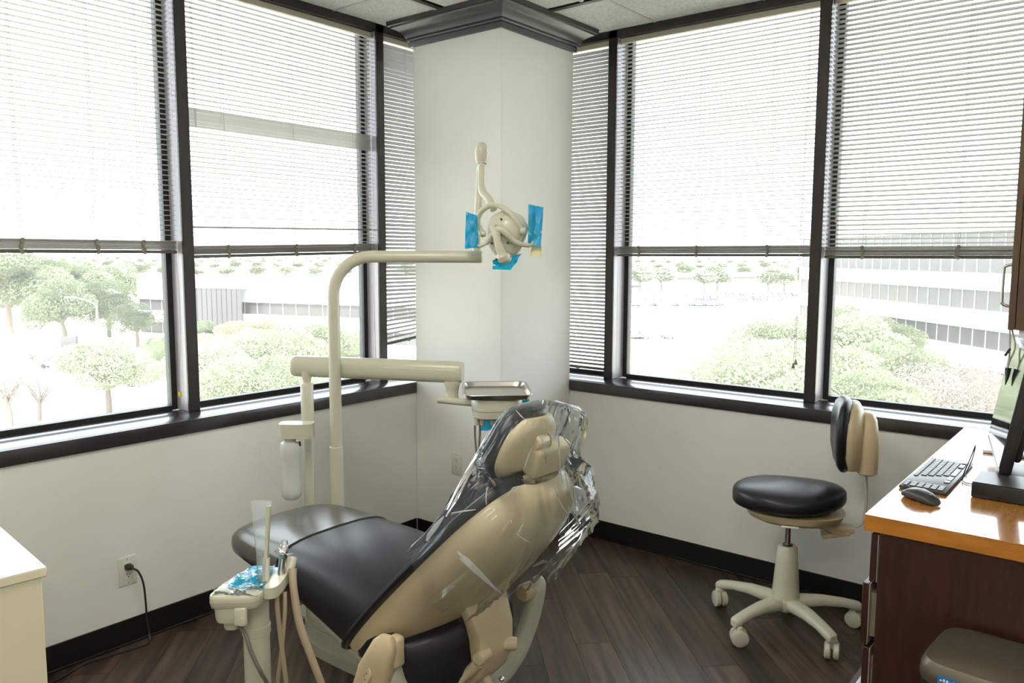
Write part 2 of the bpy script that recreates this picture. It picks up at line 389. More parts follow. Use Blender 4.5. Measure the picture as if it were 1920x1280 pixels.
for y in yj: obj('grid_bar', MB().box(MX, SX-.02, y-.006, y+.006, ZC-.0015, ZC+.02), 'grid', ce, 0)
for x in xj: obj('grid_bar', MB().box(x-.006, x+.006, SY+.02, MY, ZC-.0015, ZC+.02), 'grid', ce, 0)
obj('slot_bar', MB().box(SX-.018, SX+.012, YB, SY+.018, ZC-.003, ZC+.02), 'gasket', ce, 0)
obj('slot_bar', MB().box(SX+.012, XB, SY-.012, SY+.018, ZC-.003, ZC+.02), 'gasket', ce, 0)
obj('slot_flange', MB().box(SX-.040, SX-.018, YB, SY+.018, ZC-.004, ZC+.02), 'grid', ce, 0)
obj('slot_flange', MB().box(SX-.018, XB, SY+.018, SY+.040, ZC-.004, ZC+.02), 'grid', ce, 0)

# crown moulding round the column head
prof = [(0.0, 2.712), (0.012, 2.712), (0.014, 2.738), (0.022, 2.741), (0.026, 2.748), (0.022, 2.755), (0.028, 2.758), (0.034, 2.772),
        (0.046, 2.787), (0.062, 2.798), (0.080, 2.806), (0.084, 2.808), (0.086, 2.815), (0.098, 2.817), (0.100, 2.8395), (0.0, 2.8395)]
cs4 = [(XL, CY, -1, -1), (CX, CY, 1, -1), (CX, YR, 1, 1), (XL, YR, -1, 1), (XL, CY, -1, -1)]
rings = [[(x+sx*d, y+sy*d, z) for d, z in prof] for x, y, sx, sy in cs4]
struct('trim_crown', MB().loft(rings, False, False), 'crown', 30)

# two ceiling troffers behind and above the camera
for i, (tx, ty) in enumerate(TROF):
    t = thing('ceiling_troffer', ['recessed white ceiling light panel above the dental chair', 'recessed white ceiling light panel by the entry'][i], 'ceiling light', (tx, ty, ZC), 0)
    fr = MB()
    for b in ((-.30, -.275, -.6, .6), (.275, .30, -.6, .6), (-.275, .275, -.6, -.575), (-.275, .275, .575, .6)): fr.box(tx+b[0], tx+b[1], ty+b[2], ty+b[3], ZC-.004, ZC+.018)
    obj('frame', fr, 'frame', t, 0); obj('diffuser', MB().box(tx-.275, tx+.275, ty-.575, ty+.575, ZC+.004, ZC+.012), 'led', t, 0)
    ld = bpy.data.lights.new('troffer_light', 'AREA'); ld.shape = 'RECTANGLE'; ld.size = .52; ld.size_y = 1.1; ld.energy = LAMP_POWER; ld.color = (1.0, 0.92, 0.80)
    lo = bpy.data.objects.new('troffer_light', ld); COL.objects.link(lo); lo.parent = t; lo.location = (0, 0, -0.006)

# ------------------------------------------------------------------ venetian blinds
SW, SP = 0.0254, 0.0218
def slat_mesh(length, axis):
    mb = MB(); k = 4; pr = []
    for i in range(k+1):
        t = i/k*2-1; pr.append((t*SW/2, 0.0022*(1-t*t)))
    ring = [(a, z) for a, z in pr]+[(a, z-0.0006) for a, z in pr[::-1]]
    if axis == 'L': rings = [[(a, y, z) for a, z in ring] for y in (-length/2, length/2)]
    else: rings = [[(x, -a, z) for a, z in ring] for x in (-length/2, length/2)]   # +a always points into the room
    return mesh('slat', mb.loft(rings), 'slat', 50)
def blind(axis, a0, a1, zb0, zb1, tilt, label, stations, nstack=14, bunch=(), wand=None):
    """zb0/zb1: bottom-rail underside heights at both ends; tilt>0: room edge lower; bunch: [(z_top,n,pitch)]"""
    mid, ln = (a0+a1)/2, a1-a0
    pl = XL-0.205 if axis == 'L' else YR+0.205
    root = thing('venetian_blind', label, 'blind', (pl, mid, 2.8) if axis == 'L' else (mid, pl, 2.8), 0, 'grey slatted window blinds')
    def W(a, d, z): return (pl+d, a, z) if axis == 'L' else (a, pl-d, z)
    def bx(b0, b1, d0, d1, z0, z1, bev=0.0015):
        p, q = W(b0, d0, z0), W(b1, d1, z1)
        return MB().rbox(min(p[0], q[0]), max(p[0], q[0]), min(p[1], q[1]), max(p[1], q[1]), z0, z1, bev, 1)
    obj('headrail', bx(a0, a1, -.013, .014, 2.770, 2.798), 'headrail', root)
    me = slat_mesh(ln, axis); ang = math.atan2(zb1-zb0, ln)
    def put(z, tl, an):
        o = bpy.data.objects.new('slat', me); COL.objects.link(o); o.location = W(mid, 0, z)
        if axis == 'L': o.rotation_euler = Matrix.Rotation(an, 3, 'X').to_4x4().to_euler() if abs(tl) < 1e-6 else (Matrix.Rotation(an, 3, 'X') @ Matrix.Rotation(tl, 3, 'Y')).to_euler()
        else: o.rotation_euler = (Matrix.Rotation(-an, 3, 'Y') @ Matrix.Rotation(tl, 3, 'X')).to_euler()
        o.parent = root; o.matrix_parent_inverse = WM(root).inverted()
    zb = (zb0+zb1)/2; ztop = zb+0.016+nstack*0.0029; z = 2.752; bl = list(bunch)
    nsl = 0; zf = z
    while zf > ztop: zf -= SP
    while z > ztop+SP*0.35:
        f = max(0, min(1, 1-(z-ztop)/0.25)); put(z, R(tilt+random.uniform(-1.2, 1.2)), ang*f)
        if bl and z < bl[0][0]:
            zt, nb, pt = bl.pop(0)
            for k in range(nb): z -= pt; put(z, R(tilt*0.4+random.uniform(-1.5, 1.5)), ang*f)
        z -= SP
    for k in range(nstack): put(zb+0.0165+k*0.0029, R(random.uniform(-3, 3)), ang)
    rl = bx(a0, a1, -.0125, .0125, zb, zb+0.014, 0.004)
    c = Vector(W(mid, 0, zb)); rm = Matrix.Translation(c) @ (Matrix.Rotation(ang, 4, 'X') if axis == 'L' else Matrix.Rotation(-ang, 4, 'Y')) @ Matrix.Translation(-c)
    obj('bottom_rail', rl.xf(rm), 'rail', root)
    for st in stations:
        a = a0+ln*st; zz = zb0+(zb1-zb0)*st
        obj('ladder_cord', MB().tube([W(a, .0138, 2.77), W(a, .0138, zz)], .0009, 5), 'cord', root, 0)
        obj('ladder_cord', MB().tube([W(a+.003, -.0138, 2.77), W(a+.003, -.0138, zz)], .0009, 5), 'cord', root, 0)
        mb = MB(); random.seed(int(st*100))
        for k in range(7):
            zc = zz+0.002+k*0.0085*nstack/14; mb.lathe([(0, -.007), (.007, -.004), (.009, 0), (.007, .004), (0, .007)], W(a+random.uniform(-.005, .005), .0145, zc), 8)
        obj('cord_knot', mb, 'clip', root)
    return root, W
B1, _ = blind('L', LM[0]+.03, LM[1]-.034, 1.604, 1.604, -1, 'grey blind drawn half down in the leftmost window', (.12, .42, .68, .86))
B2, _ = blind('L', LM[1]+.031, LM[2]-.032, 1.583, 1.608, -5, 'grey blind with bunched slats in the window left of the lamp pole', (.17, .52, .87), bunch=((2.27, 13, .0062), (1.75, 2, .003)))
B3, _ = blind('L', LM[2]+.031, GY-.12, 1.085, 1.165, -37, 'narrow tilted grey blind just left of the white column', (.22, .8), nstack=1)
B4, _ = blind('F', GX+.12, FM[0]-.031, .935, .933, -37, 'narrow grey blind just right of the white column', (.25, .78), nstack=0)
B5, W5 = blind('F', FM[0]+.031, FM[1]-.031, 1.598, 1.600, -5, 'pale grey blind in the window behind the stool', (.13, .45, .80))
B6, W6 = blind('F', FM[1]+.031, FM[2]-.031, 1.592, 1.594, -15, 'dark-striped grey blind in the rightmost window', (.16, .52, .88))
def cordset(root, pts, mat='cord', r=.0011): obj('pull_cord', MB().tube(cr(pts, 4), r, 6), mat, root, 0)
def tassel(root, p, mat='clip'): obj('tassel', MB().lathe([(.0025, .026), (.005, .018), (.009, .002), (.009, 0)], p, 10), mat, root)
# pull cords, tilt wands
x5 = FM[1]-.075
cordset(B5, [W5(x5, .02, 2.76), W5(x5-.006, .02, 2.0), W5(x5-.012, .02, 1.5), W5(x5-.016, .02, 1.075)])
cordset(B5, [W5(x5+.006, .02, 2.76), W5(x5-.002, .02, 2.0), W5(x5-.008, .02, 1.5), W5(x5-.007, .02, 1.09)])
tassel(B5, W5(x5-.018, .02, 1.048)); tassel(B5, W5(x5-.006, .02, 1.068))
obj('tilt_wand', MB().tube([W5(FM[0]+.075, .022, 2.76), W5(FM[0]+.072, .022, 1.72)], .003, 8), 'cord', B5)
obj('tilt_wand', MB().tube([W6(FM[1]+.085, .022, 2.76), W6(FM[1]+.080, .022, 1.76)], .0022, 8), 'cord', B6)
cordset(B1, [(XL-.18, 1.845, 1.60), (XL-.178, 1.852, 1.4), (XL-.176, 1.848, 1.22), (XL-.178, 1.84, 1.08), (XL-.178, 1.838, 0.99)])
obj('cord_tag', MB().rbox(XL-.182, XL-.174, 1.830, 1.845, .962, .985, .002), 'tag', B1)
cordset(B2, [(XL-.18, 1.955, 2.76), (XL-.18, 1.957, 2.4), (XL-.18, 1.96, 2.17)]); cordset(B2, [(XL-.18, 1.962, 2.76), (XL-.18, 1.963, 2.4), (XL-.18, 1.966, 2.1)])
cordset(B2, [(XL-.18, 2.985, 2.76), (XL-.18, 2.985, 1.6), (XL-.178, 2.99, 1.3), (XL-.176, 3.0, 0.96)]); cordset(B2, [(XL-.18, 2.978, 1.6), (XL-.178, 2.978, 1.3), (XL-.176, 2.985, 0.95)])
cordset(B4, [(FM[0]-.05, YR+.18, 2.76), (FM[0]-.05, YR+.18, 2.0), (FM[0]-.06, YR+.18, 1.75), (FM[0]-.045, YR+.18, 1.58), (FM[0]-.04, YR+.18, 2.0), (FM[0]-.04, YR+.18, 2.76)])

# ------------------------------------------------------------------ pixel + distance -> point in the room
def PX(x, y, d): return Vector((0, 0, 1.6)) + (rt2*((x-960)/FPX) - up2*((y-640)/FPX) + fw)*d
RH, FH = Vector((math.cos(YAW), math.sin(YAW), 0)), Vector((-math.sin(YAW), math.cos(YAW), 0))
UP = Vector((0, 0, 1))

# ------------------------------------------------------------------ dental chair (faces the left wall)
Y0 = 1.85
CH = thing('dental_chair', 'reclining black vinyl dental chair with beige shell in the middle of the room', 'dental chair', (-2.1, Y0, 0))
def pad(stations, e=3.4, n=28, grow=0.0, crown=0.0):
    """stations: (x, ztop, zbot, halfwidth)"""
    u = se(n, e); rings = []
    for x, zt, zb, hw in stations:
        zc, hh = (zt+zb)/2, (zt-zb)/2+grow; rings.append([(x, Y0+a*(hw+grow), zc+b*hh+(crown*(1-a*a) if b > 0 else 0)) for a, b in u])
    return MB().loft(rings)
def dens(tab, k=5): return [tuple(v) for v in cr4(tab, k)]
def cr4(tab, k):
    out = []
    for i in range(len(tab)-1):
        a, b, c, d = tab[max(i-1, 0)], tab[i], tab[i+1], tab[min(i+2, len(tab)-1)]
        for j in range(k):
            t = j/k; out.append([0.5*((2*b[q])+(-a[q]+c[q])*t+(2*a[q]-5*b[q]+4*c[q]-d[q])*t*t+(-a[q]+3*b[q]-3*c[q]+d[q])*t**3) for q in range(len(b))])
    out.append(list(tab[-1])); return out
SEAT = [(-2.695, .540, .500, .13), (-2.685, .556, .482, .19), (-2.65, .570, .468, .232), (-2.55, .578, .455, .254), (-2.33, .584, .415, .262), (-2.12, .588, .345, .268),
        (-1.92, .572, .285, .280), (-1.80, .552, .255, .284), (-1.735, .53, .26, .27)]
obj('seat_cushion', pad(dens(SEAT)[8:], crown=.006), 'vinyl', CH)
toe = obj('toe_cover', pad([s for s in dens(SEAT) if s[0] < -2.32], grow=.005, crown=.006), 'toe', CH, label='olive-grey vinyl cover over the foot end')
# seat pan under the cushion
obj('seat_pan', pad([(-2.4, .44, .40, .17), (-2.2, .40, .33, .21), (-2.0, .37, .285, .235), (-1.86, .34, .25, .245), (-1.80, .32, .25, .23)], 4), 'beige', CH)
# back: an axis in the x-z plane, edges wrap forward
BK = [(-1.945, .345, .285), (-1.895, .405, .305), (-1.772, .538, .312), (-1.608, .705, .305), (-1.482, .842, .262), (-1.420, .912, .205), (-1.390, .946, .15), (-1.380, .958, .10)]
def TSH(t): return .035+.105*math.sin(PI*min(1, max(0, .25+t*.75)))**.8
def back(th, wrap, d0, wf, bulge=None, e=3.0, n=32, rng=(0, 99), trimw=0.0):
    st = cr4(BK, 6); N = len(st); u = se(n, e); rings = []
    for i, (x, z, hw) in enumerate(st):
        if not rng[0] <= i <= rng[1]: continue
        a, b = st[max(i-1, 0)], st[min(i+1, N-1)]; t = Vector((b[0]-a[0], b[1]-a[1])).normalized(); nx, nz = t.y, -t.x
        T = th(i/(N-1)) if callable(th) else th; ring = []
        W_ = max(.03, hw*wf-trimw)
        for c, s_ in u:
            d = d0 - wrap*c*c + ((T*s_ if s_ > 0 else .012*s_) if callable(th) else T*s_*.5)
            ring.append((x+nx*d, Y0+c*W_, z+nz*d))
        rings.append(ring)
    return MB().loft(rings)
obj('back_cushion', back(.056, .012, .0, 1.0), 'vinyl', CH)
sh = obj('back_shell', back(TSH, .012, .010, .985, e=2.5, rng=(3, 99), trimw=.012), 'shell', CH, label='beige moulded plastic back shell')
# rear of the seat cushion wrapping under the back shell
rings = []
for k in range(13):
    c = -1+k/6; y = Y0+c*.272; xc = -1.735+.105*(1-c*c); hh = .105*(1-.25*abs(c)**4); tt = .055*(1-.55*abs(c)**6)
    rings.append([(xc+a*tt, y, .352+b*hh+.02*math.cos(c*2.5)) for a, b in se(20, 3)])
obj('seat_rear_cushion', MB().loft(rings), 'vinyl', CH)
# central hinge bracket with pins
br = []
for x, z, hw, t in [(-1.600, .640, .105, .02), (-1.565, .575, .095, .03), (-1.535, .50, .082, .036), (-1.530, .43, .076, .036), (-1.548, .36, .066, .034), (-1.585, .315, .055, .03), (-1.62, .30, .045, .024)]:
    br.append([(x+a*t, Y0+.01+b*hw, z-a*t*.25) for a, b in se(24, 7)])
hb = obj('back_bracket', MB().loft(br).xf(Matrix.Translation((-.035, -.015, -.055))), 'shell', CH)
obj('bracket_pin', MB().lathe([(.0, -.0), (.018, .0), (.021, .004), (.021, .05), (.0, .05)], PX(895, 1236, 2.44), 20, (-.1, 1, 0)), 'shell', hb)
obj('bracket_pin', MB().lathe([(.0, .0), (.008, .0), (.009, .006), (.0, .006)], PX(895, 1236, 2.436), 16, (-.1, 1, 0)), 'beige', hb)
obj('bracket_pin', MB().lathe([(.0, -.0), (.021, .0), (.021, .045), (.017, .05), (.0, .05)], PX(940, 1206, 2.55), 20, RH), 'shell', hb)
# curved link below the left pin
obj('recline_link', MB().tube(cr([PX(897, 1242, 2.47), PX(872, 1264, 2.50), PX(840, 1272, 2.52), PX(808, 1264, 2.54)], 5), [.018]*6+[.024]*5+[.014]*5, 12), 'shell', CH)
obj('motor_wire', MB().tube(cr([(-1.66, Y0-.05, .245), (-1.64, Y0-.03, .262), (-1.62, Y0+.0, .25), (-1.61, Y0+.02, .23)], 5), .006, 8), 'red', CH)
obj('link_tab', MB().tube(cr([(-1.60, Y0-.03, .30), (-1.575, Y0-.02, .27), (-1.565, Y0-.01, .225)], 5), .016, 12), 'shell', CH)
obj('grease_bolt', MB().lathe([(0, 0), (.008, .002), (.010, .008), (.006, .014), (0, .016)], (-1.55, Y0+.03, .245), 10), 'chrome', CH)
# cast yoke under the seat: two uprights joined by a tray
yk = [(-1.60, Y0+.275, .500), (-1.592, Y0+.28, .475), (-1.605, Y0+.275, .40), (-1.63, Y0+.26, .31), (-1.66, Y0+.225, .225), (-1.69, Y0+.15, .165), (-1.70, Y0+.02, .145), (-1.715, Y0-.14, .16), (-1.715, Y0-.235, .235), (-1.735, Y0-.275, .31), (-1.742, Y0-.29, .39)]
obj('yoke', MB().tube(cr(yk, 6), [v[0] for v in cr4([(.012,), (.026,), (.031,), (.036,), (.045,), (.056,), (.062,), (.06,), (.054,), (.05,), (.046,)], 6)], 18), 'beige', CH)
obj('yoke_pivot', MB().lathe([(0, 0), (.026, 0), (.03, .006), (.03, .05), (.026, .056), (0, .056)], (-1.615, Y0+.215, .455), 20, (.1, 1, 0)), 'shell', CH)
# near side cover with the round position keypad
sc = []
for x, z, a_, b_ in [(x1, z1-.02, a1, b1) for x1, z1, a1, b1 in [(-1.700, .505, .018, .012), (-1.705, .49, .034, .022), (-1.715, .455, .046, .030), (-1.735, .41, .055, .034), (-1.760, .34, .060, .036), (-1.775, .26, .058, .034), (-1.775, .20, .05, .03)]]:
    sc.append([(x+c*a_*.96+s_*b_*.28, Y0-.325-s_*b_*.96+c*a_*.28, z) for c, s_ in se(24, 3.2)])
kc = obj('side_cover', MB().loft(sc), 'shell', CH)
kn = Vector((.28, -.955, .10)).normalized(); kcn = Vector((-1.760, Y0-.353, .365))
kn = Vector((-.10, -.985, .10)).normalized()
obj('keypad', MB().lathe([(0, .0), (.031, .0), (.033, .002), (.033, .006), (.0315, .008), (0, .008)], kcn, 28, kn), 'shell', kc)
ku = kn.cross(UP).normalized(); kv = ku.cross(kn)*-1
if kv.z < 0: kv = -kv
for a, b in ((-.012, .016), (0, .019), (.012, .016), (-.016, .003), (0, .006), (.016, .003), (-.010, -.018), (.010, -.018)):
    obj('keypad_button', MB().lathe([(0, 0), (.0022, 0), (.0018, .0012), (0, .0014)], kcn+kn*.0082+ku*a+kv*b, 8, kn), 'dark', kc)
obj('keypad_mark', MB().tube([kcn+kn*.0088+ku*-.008+kv*-.004, kcn+kn*.0088+ku*-.001+kv*-.011, kcn+kn*.0088+ku*.009+kv*-.007], .0011, 6), 'dark', kc)
obj('cover_shoulder', MB().rbox(-1.715, -1.672, Y0-.315, Y0-.27, .38, .475, .012, 3), 'shell', kc)
# floor box and plate below the toe end
ped = MB(); u = se(36, 3.2)
for z0_, z1_, ax, ay in ((.0, .045, .30, .160), (.045, .105, .28, .145), (.105, .11, .272, .137), (.11, .165, .275, .14), (.165, .17, .265, .13), (.17, .235, .268, .133)):
    ped.loft([[(-2.42+a*ax, Y0+.20+b*ay, z) for a, b in u] for z in (z0_, z1_)])
obj('floor_base', ped, 'beige', CH)
col_ = MB()
for k in range(9): col_.loft([[(-2.22+a*(.15-.004*(k % 2)), Y0+.06+b*(.13-.004*(k % 2)), z) for a, b in u] for z in (.235+k*.014, .235+k*.014+.013)])
obj('lift_bellows', col_, 'ghose', CH)
# headrest
HC = Vector((-1.412, Y0-.02, 1.046))
def head(hw, hh, th, off, e=2.8, lean=.82, curl=.02):
    rings = []; u = se(32, e)
    for k in range(13):
        t = -1+k/6; w_ = hw*(1-abs(t)**3.2*.42)*(1 if t < 0 else (1-.10*t)); t2 = th*(1-.75*abs(t)**4)
        z = t*hh; x = lean*z*.55
        rings.append([(HC.x+x+off+b*t2/2-curl*a*a, HC.y+a*w_, HC.z+z-.3*(off+b*t2/2)) for a, b in u])
    return MB().loft(rings)
hp = obj('headrest_cushion', head(.130, .106, .066, -.022, 3.0), 'vinyl', CH)
hs = obj('headrest_shell', head(.117, .095, .05, .014, 2.8), 'shell', CH)
HLEAN = Matrix.Translation(HC) @ Matrix.Rotation(R(22), 4, 'Y') @ Matrix.Translation(-HC)
obj('glide_block', MB().rbox(HC.x+.020, HC.x+.078, Y0-.055, Y0+.105, HC.z-.075, HC.z+.030, .020, 4).xf(HLEAN), 'shell', hs)
obj('glide_block', MB().rbox(HC.x+.010, HC.x+.060, Y0-.035, Y0+.075, HC.z-.125, HC.z-.07, .012, 3).xf(HLEAN), 'shell', hs)
obj('tilt_knob', MB().lathe([(0, 0), (.018, 0), (.024, .006), (.025, .05), (.02, .058), (0, .06)], (HC.x+.040, Y0-.055, HC.z+.036), 20, (0, 1, 0)).xf(HLEAN), 'shell', hs)
obj('tilt_knob', MB().lathe([(0, 0), (.02, 0), (.024, .005), (.024, .11), (.02, .116), (0, .118)], (HC.x+.045, Y0-.062, HC.z-.092), 20, (0, 1, 0)).xf(HLEAN), 'shell', hs)
obj('knob_seam', MB().lathe([(.0256, 0), (.0256, .002)], (HC.x+.040, Y0-.006, HC.z+.036), 20, (0, 1, 0)).xf(HLEAN), 'dark', hs)
obj('knob_seam', MB().lathe([(.0246, 0), (.0246, .002)], (HC.x+.045, Y0+.0, HC.z-.092), 20, (0, 1, 0)).xf(HLEAN), 'dark', hs)
obj('lock_lever', MB().rbox(HC.x+.04, HC.x+.062, Y0-.075, Y0-.035, HC.z-.13, HC.z-.065, .009, 3).xf(HLEAN), 'shell', hs)
obj('glide_bar', MB().rbox(HC.x-.025, HC.x-.008, Y0-.075, Y0+.02, HC.z-.19, HC.z-.06, .003), 'dark', CH)
obj('glide_bar_buckle', MB().tube([(HC.x+.002, Y0-.07, HC.z-.112), (HC.x+.002, Y0-.045, HC.z-.108), (HC.x+.004, Y0-.045, HC.z-.130), (HC.x+.002, Y0-.07, HC.z-.135), (HC.x+.002, Y0-.07, HC.z-.112)], .003, 6), 'chrome', CH)

# clear plastic bag pulled over the headrest and upper back
BGR = []   # x, z, nx, nz, near, far, front, back
for z, yn, yf, fr_, bk_ in ((1.175, .02, .03, .01, .02), (1.170, .08, .08, .05, .06), (1.147, .130, .13, .075, .095), (1.085, .152, .150, .085, .115), (1.005, .165, .175, .095, .115)):
    BGR.append((HC.x+.45*(z-HC.z), z, 1.0, -.1, yn+.02, yf-.02, fr_, bk_))
stb = cr4(BK, 6); NB = len(stb)
for i in (36, 33, 29, 26, 23, 20, 18):
    x, z, hw = stb[i]; a, b = stb[i-1], stb[min(i+1, NB-1)]; t = Vector((b[0]-a[0], b[1]-a[1])).normalized(); q = i/(NB-1)
    k = {36: 0, 33: .3, 29: .6, 26: .9, 23: 1, 20: .75, 18: .35, 16: .1}[i]
    BGR.append((x, z, t.y, -t.x, hw+.018, hw+.015+.075*k, {36: .125, 33: .12, 29: .11, 26: .095, 23: .075, 20: .055}.get(i, .05), .02+TSH(q)+.018+.015*k))
st = cr4(BGR, 8); rings = []; n_ = 190; NS = len(st)-1
def stat(p):
    i0 = min(NS-1, int(p)); f = p-i0; return [st[i0][q]+(st[i0+1][q]-st[i0][q])*f for q in range(8)]
for r in range(111):
    ring = []
    for k in range(n_):
        th_ = 2*PI*k/n_; c, s_ = math.cos(th_), math.sin(th_)
        front = max(0, min(1, .55-.9*s_-.25*c)); endp = NS-5*front-2.2*noise.noise(Vector((c*4, s_*4, 2.2)))
        p_ = max(0, min(NS-.001, r/110*min(endp, NS-.01))); g = p_/NS
        x, z, nx, nz, yn, yf, fr_, bk_ = stat(p_)
        c_ = math.copysign(abs(c)**.72, c); s2 = math.copysign(abs(s_)**.72, s_)
        y = (yf if c > 0 else yn)*c_; d = (bk_ if s_ > 0 else fr_)*s2
        w1 = noise.noise(Vector((c*2.6, s_*2.6, g*1.7)))+.75*abs(noise.noise(Vector((c*6.5+2, s_*6.5, g*1.6))))+.32*abs(noise.noise(Vector((c*14, s_*14, g*3))))
        w1 += .06*abs(noise.noise(Vector((c*18, s_*18, g*10))))
        w1 = max(-.15, w1)
        w1 += .45*(1-abs(noise.noise(Vector((c*4.5+5, s_*4.5, g*2.2)))))**9+.22*(1-abs(noise.noise(Vector((c*7, s_*7+3, g*4.5)))))**10
        amp = (.007+.024*g)*(.6 if g < .12 else 1)*(1.15 if c > .3 else 1)
        out = w1*amp
        flap = max(0, c)**6*math.exp(-((g-.55)/.10)**2)*.06
        ring.append((x+nx*(d+out*s_), Y0+y+out*c+flap, z+nz*(d+out*s_)-.015*abs(w1)*g*g))
    rings.append(ring)
obj('headrest_bag', MB().loft(rings, True, False), 'bag', None, 60)
bagob = bpy.data.objects['headrest_bag']; from mathutils.bvhtree import BVHTree
bvh = BVHTree.FromPolygons([v.co[:] for v in bagob.data.vertices], [p.vertices[:] for p in bagob.data.polygons])
def fold_glint(pts, mat='fold_glint', lift=.004):  # pale slivers on the bag: reflection streaks along folds, put in as colour
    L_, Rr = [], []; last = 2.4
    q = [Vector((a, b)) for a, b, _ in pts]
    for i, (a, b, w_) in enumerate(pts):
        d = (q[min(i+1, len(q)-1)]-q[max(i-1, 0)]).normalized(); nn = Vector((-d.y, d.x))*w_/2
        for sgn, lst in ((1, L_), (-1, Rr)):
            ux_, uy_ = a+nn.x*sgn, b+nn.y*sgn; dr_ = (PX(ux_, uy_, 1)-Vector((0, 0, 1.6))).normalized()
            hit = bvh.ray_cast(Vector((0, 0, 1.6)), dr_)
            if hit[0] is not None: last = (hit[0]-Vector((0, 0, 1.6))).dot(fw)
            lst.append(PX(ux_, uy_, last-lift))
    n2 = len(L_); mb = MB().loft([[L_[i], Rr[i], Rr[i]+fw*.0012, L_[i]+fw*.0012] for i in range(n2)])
    obj('fold_glint', mb, mat, bagob, 60)
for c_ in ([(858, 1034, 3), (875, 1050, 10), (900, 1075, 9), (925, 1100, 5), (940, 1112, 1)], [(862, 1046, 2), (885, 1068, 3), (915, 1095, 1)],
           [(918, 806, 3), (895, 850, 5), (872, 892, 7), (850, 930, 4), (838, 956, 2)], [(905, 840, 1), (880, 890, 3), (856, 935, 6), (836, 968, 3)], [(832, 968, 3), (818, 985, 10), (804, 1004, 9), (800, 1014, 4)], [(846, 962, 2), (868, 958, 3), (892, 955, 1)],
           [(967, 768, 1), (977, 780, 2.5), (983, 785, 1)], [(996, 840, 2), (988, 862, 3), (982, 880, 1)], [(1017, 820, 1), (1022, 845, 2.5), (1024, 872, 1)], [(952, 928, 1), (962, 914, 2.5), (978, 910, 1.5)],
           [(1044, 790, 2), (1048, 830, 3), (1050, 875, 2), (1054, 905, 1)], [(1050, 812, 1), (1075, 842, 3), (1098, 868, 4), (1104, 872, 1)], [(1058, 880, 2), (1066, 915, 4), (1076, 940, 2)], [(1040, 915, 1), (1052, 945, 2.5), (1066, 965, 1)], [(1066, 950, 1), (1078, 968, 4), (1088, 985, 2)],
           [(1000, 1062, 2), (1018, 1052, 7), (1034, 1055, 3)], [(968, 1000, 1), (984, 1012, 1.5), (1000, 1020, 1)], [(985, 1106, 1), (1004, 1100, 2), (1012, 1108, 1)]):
    fold_glint(c_)
fold_glint([(1078, 912, 6), (1088, 925, 22), (1094, 940, 16), (1090, 955, 4)], 'fold_glint', .006)
fold_glint([(1068, 858, 4), (1085, 872, 26), (1104, 884, 22), (1117, 889, 2)], 'film', .006)
tag(bagob, 'crumpled clear plastic bag pulled over the dental chair headrest', 'plastic bag')

# ------------------------------------------------------------------ delivery arm with tray
D0 = 3.46
pp = PX(577, 790, D0+.06); PX0, PY0 = pp.x, pp.y
DU = thing('dental_delivery_arm', 'beige dental delivery arm on a post by the left window with a steel instrument tray', 'dental unit', (PX0, PY0, 0))
zt = PX(577, 716, D0+.06).z
obj('post', MB().lathe([(.0, .0), (.075, .0), (.075, .012), (.022, .02), (.022, PX(577, 800, D0+.06).z)], (PX0, PY0, 0), 24), 'beige', DU)
obj('upper_post', MB().lathe([(.027, 0), (.028, .004), (.028, zt-PX(577, 800, D0+.06).z-.006), (.024, zt-PX(577, 800, D0+.06).z), (.02, zt-PX(577, 800, D0+.06).z)], (PX0, PY0, PX(577, 800, D0+.06).z), 24), 'beige', DU)
za = PX(577, 700, D0+.06).z
obj('post_neck', MB().lathe([(.021, 0), (.018, .012), (.021, .03), (.024, .045), (.024, .06)], (PX0, PY0, zt-.006), 20), 'beige', DU)
A, Bq = PX(550, 685, D0+.06), PX(868, 698, D0-.03)
ax = (Bq-A).normalized(); sd_ = ax.cross(UP).normalized(); vd = sd_.cross(ax)
def beam(a, b, w_, h_, e=3.2, taper=.0):
    L_ = (b-a).length; rings = []
    for t, s_ in ((0, .86), (.006/L_, .96), (.02/L_, 1), (1-.02/L_, 1), (1-.006/L_, .96), (1, .86)):
        rings.append([a+(b-a)*t+sd_*c*w_*s_+vd*d*h_*s_ for c, d in se(24, e)])
    return MB().loft(rings)
ab = obj('flex_arm', beam(A, Bq, .042, .046, 2.6), 'beige', DU)
obj('arm_seam', MB().tube([A.lerp(Bq, .55)+vd*.012-sd_*-.0418, A.lerp(Bq, .97)+vd*.012-sd_*-.0418], .0012, 6), 'white', ab)
nk = PX(848, 716, D0-.03)
obj('arm_knuckle', MB().lathe([(.030, .0), (.026, .02), (.030, .05), (.034, .062), (.034, .075)], nk-UP*.07, 20), 'beige', DU)
h0, h1 = PX(822, 749, D0-.04), PX(905, 757, D0-.10)
obj('head_arm', MB().tube([h0, h1], .017, 16, flat=.9), 'beige', DU)
